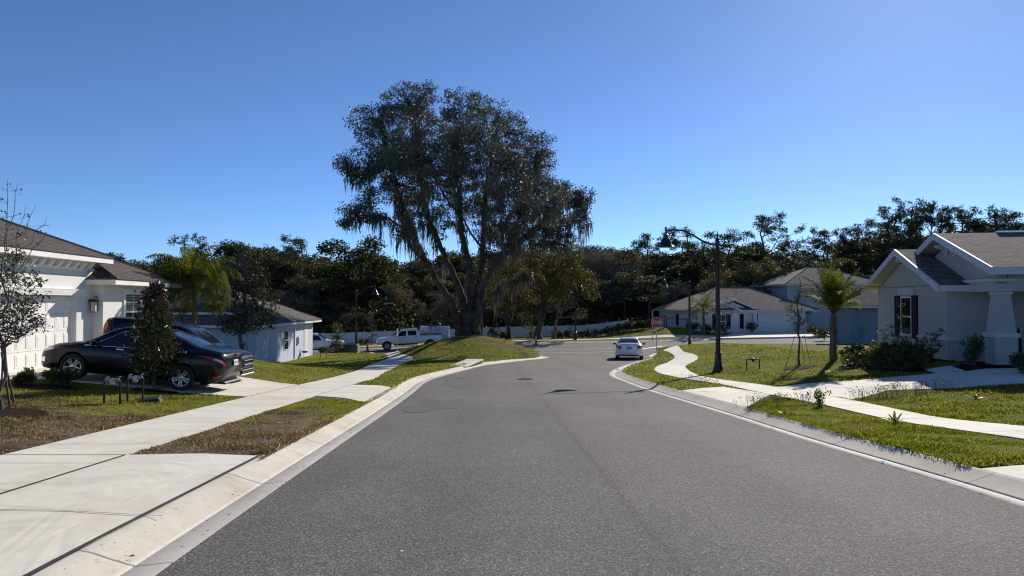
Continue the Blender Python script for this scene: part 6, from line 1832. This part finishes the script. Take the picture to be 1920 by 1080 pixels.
hx = [(942, 'small round bush by the fence just left of the cone'), (1042, 'round bush by the fence just right of the cone'), (1054, 'second round bush right of the orange cone'), (1067, None), (1091, None), (1103, None), (1116, None), (1129, None), (1141, None), (1152, None)]
for i, (px, lab) in enumerate([(a, b) for a, b in hx]):
    Yb = 81.5 + max(0, px - 1090) * 0.02
    bush(lab or 'clipped round bush in the row climbing the bank right of the far lamp', Vector(at(px, Yb)), (.62, .62, .5), L_hedge, .17, 200 + i, 60, 7, group='round bushes along the white fence')
for i, px in enumerate((1162, 1172, 1183, 1195, 1207, 1217)):
    bush('low hedge shrub at the top of the bank in front of the black fence', Vector(at(px, 83.0 + i * .1)), (.85, .7, .55), L_hedge, .18, 220 + i, 80, 7, group='hedge shrubs on top of the bank')
bush('scrubby dark bush behind the berm, against the white fence', Vector(at(926, 79)), (.9, .7, .8), L_bush, .2, 230, 70, 7)
bush('low yellowish shrub before the white fence, left of the pickup', Vector(at(677, 80)), (.8, .6, .5), L_gold, .18, 231, 50, 6)
bush('low olive shrub before the white fence, nearest the pickup front', Vector(at(690, 81)), (.6, .6, .4), L_hedge, .18, 232, 50, 6)
for (px, py, rx, rz_, lab, lf, sd_) in ((50, 722, .26, .24, 'small round shrub in the mulch at the left driveway edge', .05, 240), (93, 722, .26, .20, 'low pale-leaved shrub in the mulch left of the sedan front wheel', .05, 241), (124, 724, .34, .30, 'dark shrub in front of the sedan front wheel', .06, 242)):
    bush(lab, ground_pt(px, py), (rx, rx, rz_), L_bush, lf, sd_, 190, 9, name='shrub')
# the overgrown bed by the right house window
g = ground_pt(1690, 693)
big = bush('large overgrown bush with long shoots under the shuttered window', g, (1.25, .6, .50), L_bush, .09, 250, 520, 10, stems=40, lumps=12)
r = np.random.default_rng(251); mb = MB(); C = []
for (px, py) in ((1655, 622), (1672, 614), (1690, 570), (1700, 630), (1738, 630), (1755, 628), (1762, 650), (1748, 660), (1640, 640), (1765, 620)):
    e = np.array(ray_at(px, py, g.y + .2)) - np.array(g); L = bend(r, (e[0] * .6, .1, .2), e, 6, .06)
    mb.tube(L, np.linspace(.012, .004, 6), 4, cap=False)
    for i in range(2, 6): C.append(L[i] + r.normal(size=(16, 3)) * .06)
mb.build('shoot', M['bark_grey'], big); V, F = leaf_cards(np.vstack(C), .10, r, .5); put('shoot_leaves', fast_mesh('shoot_leaves', V, F), L_bush, big)
bush('pale green rounded shrub at the left end of the window bed', ground_pt(1606, 682), (.42, .4, .42), L_hedge, .085, 252, 210, 9, name='shrub')
bush('upright narrow shrub beside the path to the porch', ground_pt(1822, 686), (.26, .26, .58), L_bush, .06, 253, 200, 9, name='shrub', lumps=9)
bush('shrub with pale blossoms at the right edge in front of the column', ground_pt(1922, 702), (.42, .4, .40), L_young, .08, 254, 200, 9, name='shrub')
for i, (px, Yb, w, lab) in enumerate(((1300, 80.6, .9, 'dark bush in the bed under the small palm'), (1330, 81, 1.0, 'dark bush under the shuttered window across the junction'), (1352, 81, .9, 'dark bush beside the porch across the junction'), (1410, 82.5, .75, 'cone-shaped shrub beside the garage across the junction'),
                      (1525, 76, .9, 'shrub beside the two-storey grey house'), (1545, 70, .8, 'shrub near the teal wall'))):
    bush(lab, Vector(at(px, Yb)), (w, w * .7, .7), L_bush, .17, 260 + i, 90, 7)
for i, px in enumerate((602, 610)):
    bush('low flowerbed shrub at the corner of the bluish house', Vector(at(px, 57.5)), (.5, .5, .28), L_bush, .12, 280 + i, 60, 7, name='shrub', group='low shrubs at the bluish house corner')

# ---- weeds in the verge
def weed(name, label, px, py, H, n, leaf, seed, broad=False, mat=None):
    g = ground_pt(px, py); r = np.random.default_rng(seed); root = thing(name, label, 'weed', tuple(g))
    mb = MB(); C = []
    if broad:
        V = []; F = []
        for k in range(n):
            a = 2.4 * k; l = H * r.uniform(.7, 1.1); el = 0.45 + .9 * k / n; d = np.array([math.cos(a) * math.cos(el), math.sin(a) * math.cos(el), math.sin(el)]); sdv = np.cross(d, (0, 0, 1)); sdv /= np.linalg.norm(sdv)
            b0 = len(V)
            for t_, w in ((0, .2), (.4, 1), (.75, .75), (1, .05)):
                q = d * l * t_ + np.array([0, 0, -.25 * l * t_ * t_]); V += [q - sdv * w * .022, q + sdv * w * .022]
            F += [(b0 + 2 * i, b0 + 2 * i + 1, b0 + 2 * i + 3, b0 + 2 * i + 2) for i in range(3)]
        put('leaves', fast_mesh('leaves', np.array(V), np.array(F)), mat, root); return root
    for k in range(n):
        e = np.array([r.normal() * H * .2, r.normal() * H * .2, H * r.uniform(.7, 1.05)]); L = bend(r, (r.normal() * .03, r.normal() * .03, 0), e, 6, .06)
        mb.tube(L, np.linspace(.006, .002, 6), 4, cap=False)
        for i in range(1, 6): C.append(L[i] + r.normal(size=(7, 3)) * .035)
    mb.build('stem', M['bark_grey'], root); V, F = leaf_cards(np.vstack(C), leaf, r, .5); put('leaves', fast_mesh('leaves', V, F), mat, root); return root
L_weed = leaf_mat('leaf_weed', [(0.07, 0.10, 0.02), (0.14, 0.17, 0.04), (0.22, 0.22, 0.07)], .35, .5, 3)
weed('tall_weed', 'tall leafy weed at the inner edge of the right verge', 1537, 763, .44, 7, .065, 301, mat=L_weed)
weed('broad_weed', 'bright broad-leaved weed rosette on the right verge', 1679, 794, .30, 13, 0, 302, True, L_weed)
weed('broad_weed', 'small yellow-green weed near the driveway end of the right verge', 1470, 776, .16, 9, 0, 303, True, L_weed)
weed('broad_weed', 'low weed clump on the lawn right of the pavement', 1830, 748, .24, 14, 0, 304, True, L_weed)

# ---- grass
HP = HARD
def lawn_mask(x, y):
    m = (road_sd(x, y) > 0.565)
    for P_ in HP:
        bx = (x > P_[:, 0].min()) & (x < P_[:, 0].max()) & (y > P_[:, 1].min()) & (y < P_[:, 1].max())
        if bx.any():
            idx = np.where(bx & m)[0]
            if len(idx): m[idx[in_poly(P_, x[idx], y[idx])]] = False
    for P_ in APRON: m &= seg_dist(P_, x, y, True) > 0.10
    m &= ~((x < -13.2) & (y > 16)) & ~((x > 15.3) & (y > 22))
    return m
def blades(n, x0, x1, y0, y1, hl, hw, seed, dens=None):
    r = np.random.default_rng(seed)
    x = r.uniform(x0, x1, n); y = r.uniform(y0, y1, n)
    vis = (np.abs(x) < y * 0.72 + 0.8); x, y = x[vis], y[vis]
    k = lawn_mask(x, y); x, y = x[k], y[k]; n = len(x)
    clump = 0.75 + 0.5 * np.sin(x * 2.3 + np.sin(y * 1.7) * 2) * np.sin(y * 2.9 + x)
    l = hl * r.uniform(0.5, 1.25, n) * np.clip(clump, .5, 1.3); w = hw * r.uniform(.7, 1.3, n)
    a = r.uniform(0, 6.283, n); el = r.uniform(0.25, 1.25, n); h = l * np.sin(el); q = l * np.cos(el); b = a + r.normal(size=n) * .3
    z = lawn(x, y) - 0.015
    dx, dy = np.cos(a), np.sin(a); sx_, sy_ = -np.sin(b), np.cos(b)
    V = np.stack([np.stack([x - sx_ * w, y - sy_ * w, z], 1), np.stack([x + sx_ * w, y + sy_ * w, z], 1),
                  np.stack([x + dx * q * .55 + sx_ * w * .8, y + dy * q * .55 + sy_ * w * .8, z + h * .75], 1), np.stack([x + dx * q, y + dy * q, z + h], 1),
                  np.stack([x + dx * q * .55 - sx_ * w * .8, y + dy * q * .55 - sy_ * w * .8, z + h * .75], 1)], 1).reshape(-1, 3)
    i = np.arange(n)[:, None] * 5
    return V, np.hstack([i, i + 1, i + 2, i + 3, i + 4])
for (n, x0, x1, y0, y1, hl, hw, sd_, lab) in (
        (120000, 4.9, 8.4, 6.5, 19, .065, .006, 401, 'coarse green turf on the right verge between kerb and pavement'),
        (130000, 7.8, 19, 8.5, 23, .085, .007, 402, 'green turf of the right lawn beyond the pavement'),
        (75000, -5.2, -2.9, 9.4, 19.5, .048, .006, 403, 'half dead brown turf on the left verge'),
        (130000, -13.4, -6.4, 9.5, 19, .065, .007, 404, 'dead brown and green turf of the left front lawn'),
        (120000, -14, 15.5, 19, 36, .085, .011, 405, 'mown turf on both sides of the middle of the street'),
        (110000, -16, 22, 36, 62, .10, .018, 406, 'turf on the berm and around the corner')):
    V, F = blades(n, x0, x1, y0, y1, hl, hw, sd_)
    o = put('grass', fast_mesh('grass', V, F), M['blade'], kind='stuff'); tag(o, lab, 'grass')
# dry seed heads standing over the driveway edges on the right
r = np.random.default_rng(420); V = []; F = []
for (a, b, n, H) in ((pix(1395, 765), pix(1535, 757), 150, .2), (pix(1600, 751), pix(1780, 731), 260, .22), (pix(1290, 712), pix(1350, 725), 60, .15)):
    for k in range(n):
        t_ = r.random(); x = a[0] + (b[0] - a[0]) * t_ + r.normal() * .12; y = a[1] + (b[1] - a[1]) * t_ + r.normal() * .12
        z = float(lawn(x, y)); h = H * r.uniform(.6, 1.4); lx, ly = r.normal(size=2) * h * .25
        b0 = len(V); V += [(x - .002, y, z), (x + .002, y, z), (x + lx + .002, y + ly, z + h), (x + lx - .002, y + ly, z + h)]; F.append((b0, b0 + 1, b0 + 2, b0 + 3))
        for _ in range(5):
            e = np.array([x + lx, y + ly, z + h]) + r.normal(size=3) * .025; b0 = len(V); V += [tuple(e + r.normal(size=3) * .009) for _ in range(4)]; F.append((b0, b0 + 1, b0 + 2, b0 + 3))
sh = put('seed_heads', fast_mesh('seed_heads', np.array(V), np.array(F)), plain('dry_seed', (0.16, 0.12, 0.085), 0.9), kind='stuff'); tag(sh, 'dry brown seed heads along the right driveway edges', 'dry grass')

# leaves and grit gathered along both gutters
r = np.random.default_rng(440); C = []
for line, w in ((LE, 1), (RE, -1)):
    for k in range(110):
        i = r.integers(10, 110); q = offs(line, w * abs(r.normal() * .12 + .10))[i] + r.normal(size=2) * .15
        C.append((q[0], q[1], float(base(q[0], q[1])) - .066 + r.uniform(0, .012)))
V, F = leaf_cards(np.array(C), 0.045, r, .5); V[:, 2] = np.repeat(np.array(C)[:, 2], 4) + (V[:, 2] - np.repeat(np.array(C)[:, 2], 4)) * .3
ll = put('leaf_litter', fast_mesh('leaf_litter', V, F), L_brown, kind='stuff'); tag(ll, 'small brown dead leaves scattered along both gutters', 'leaf litter')
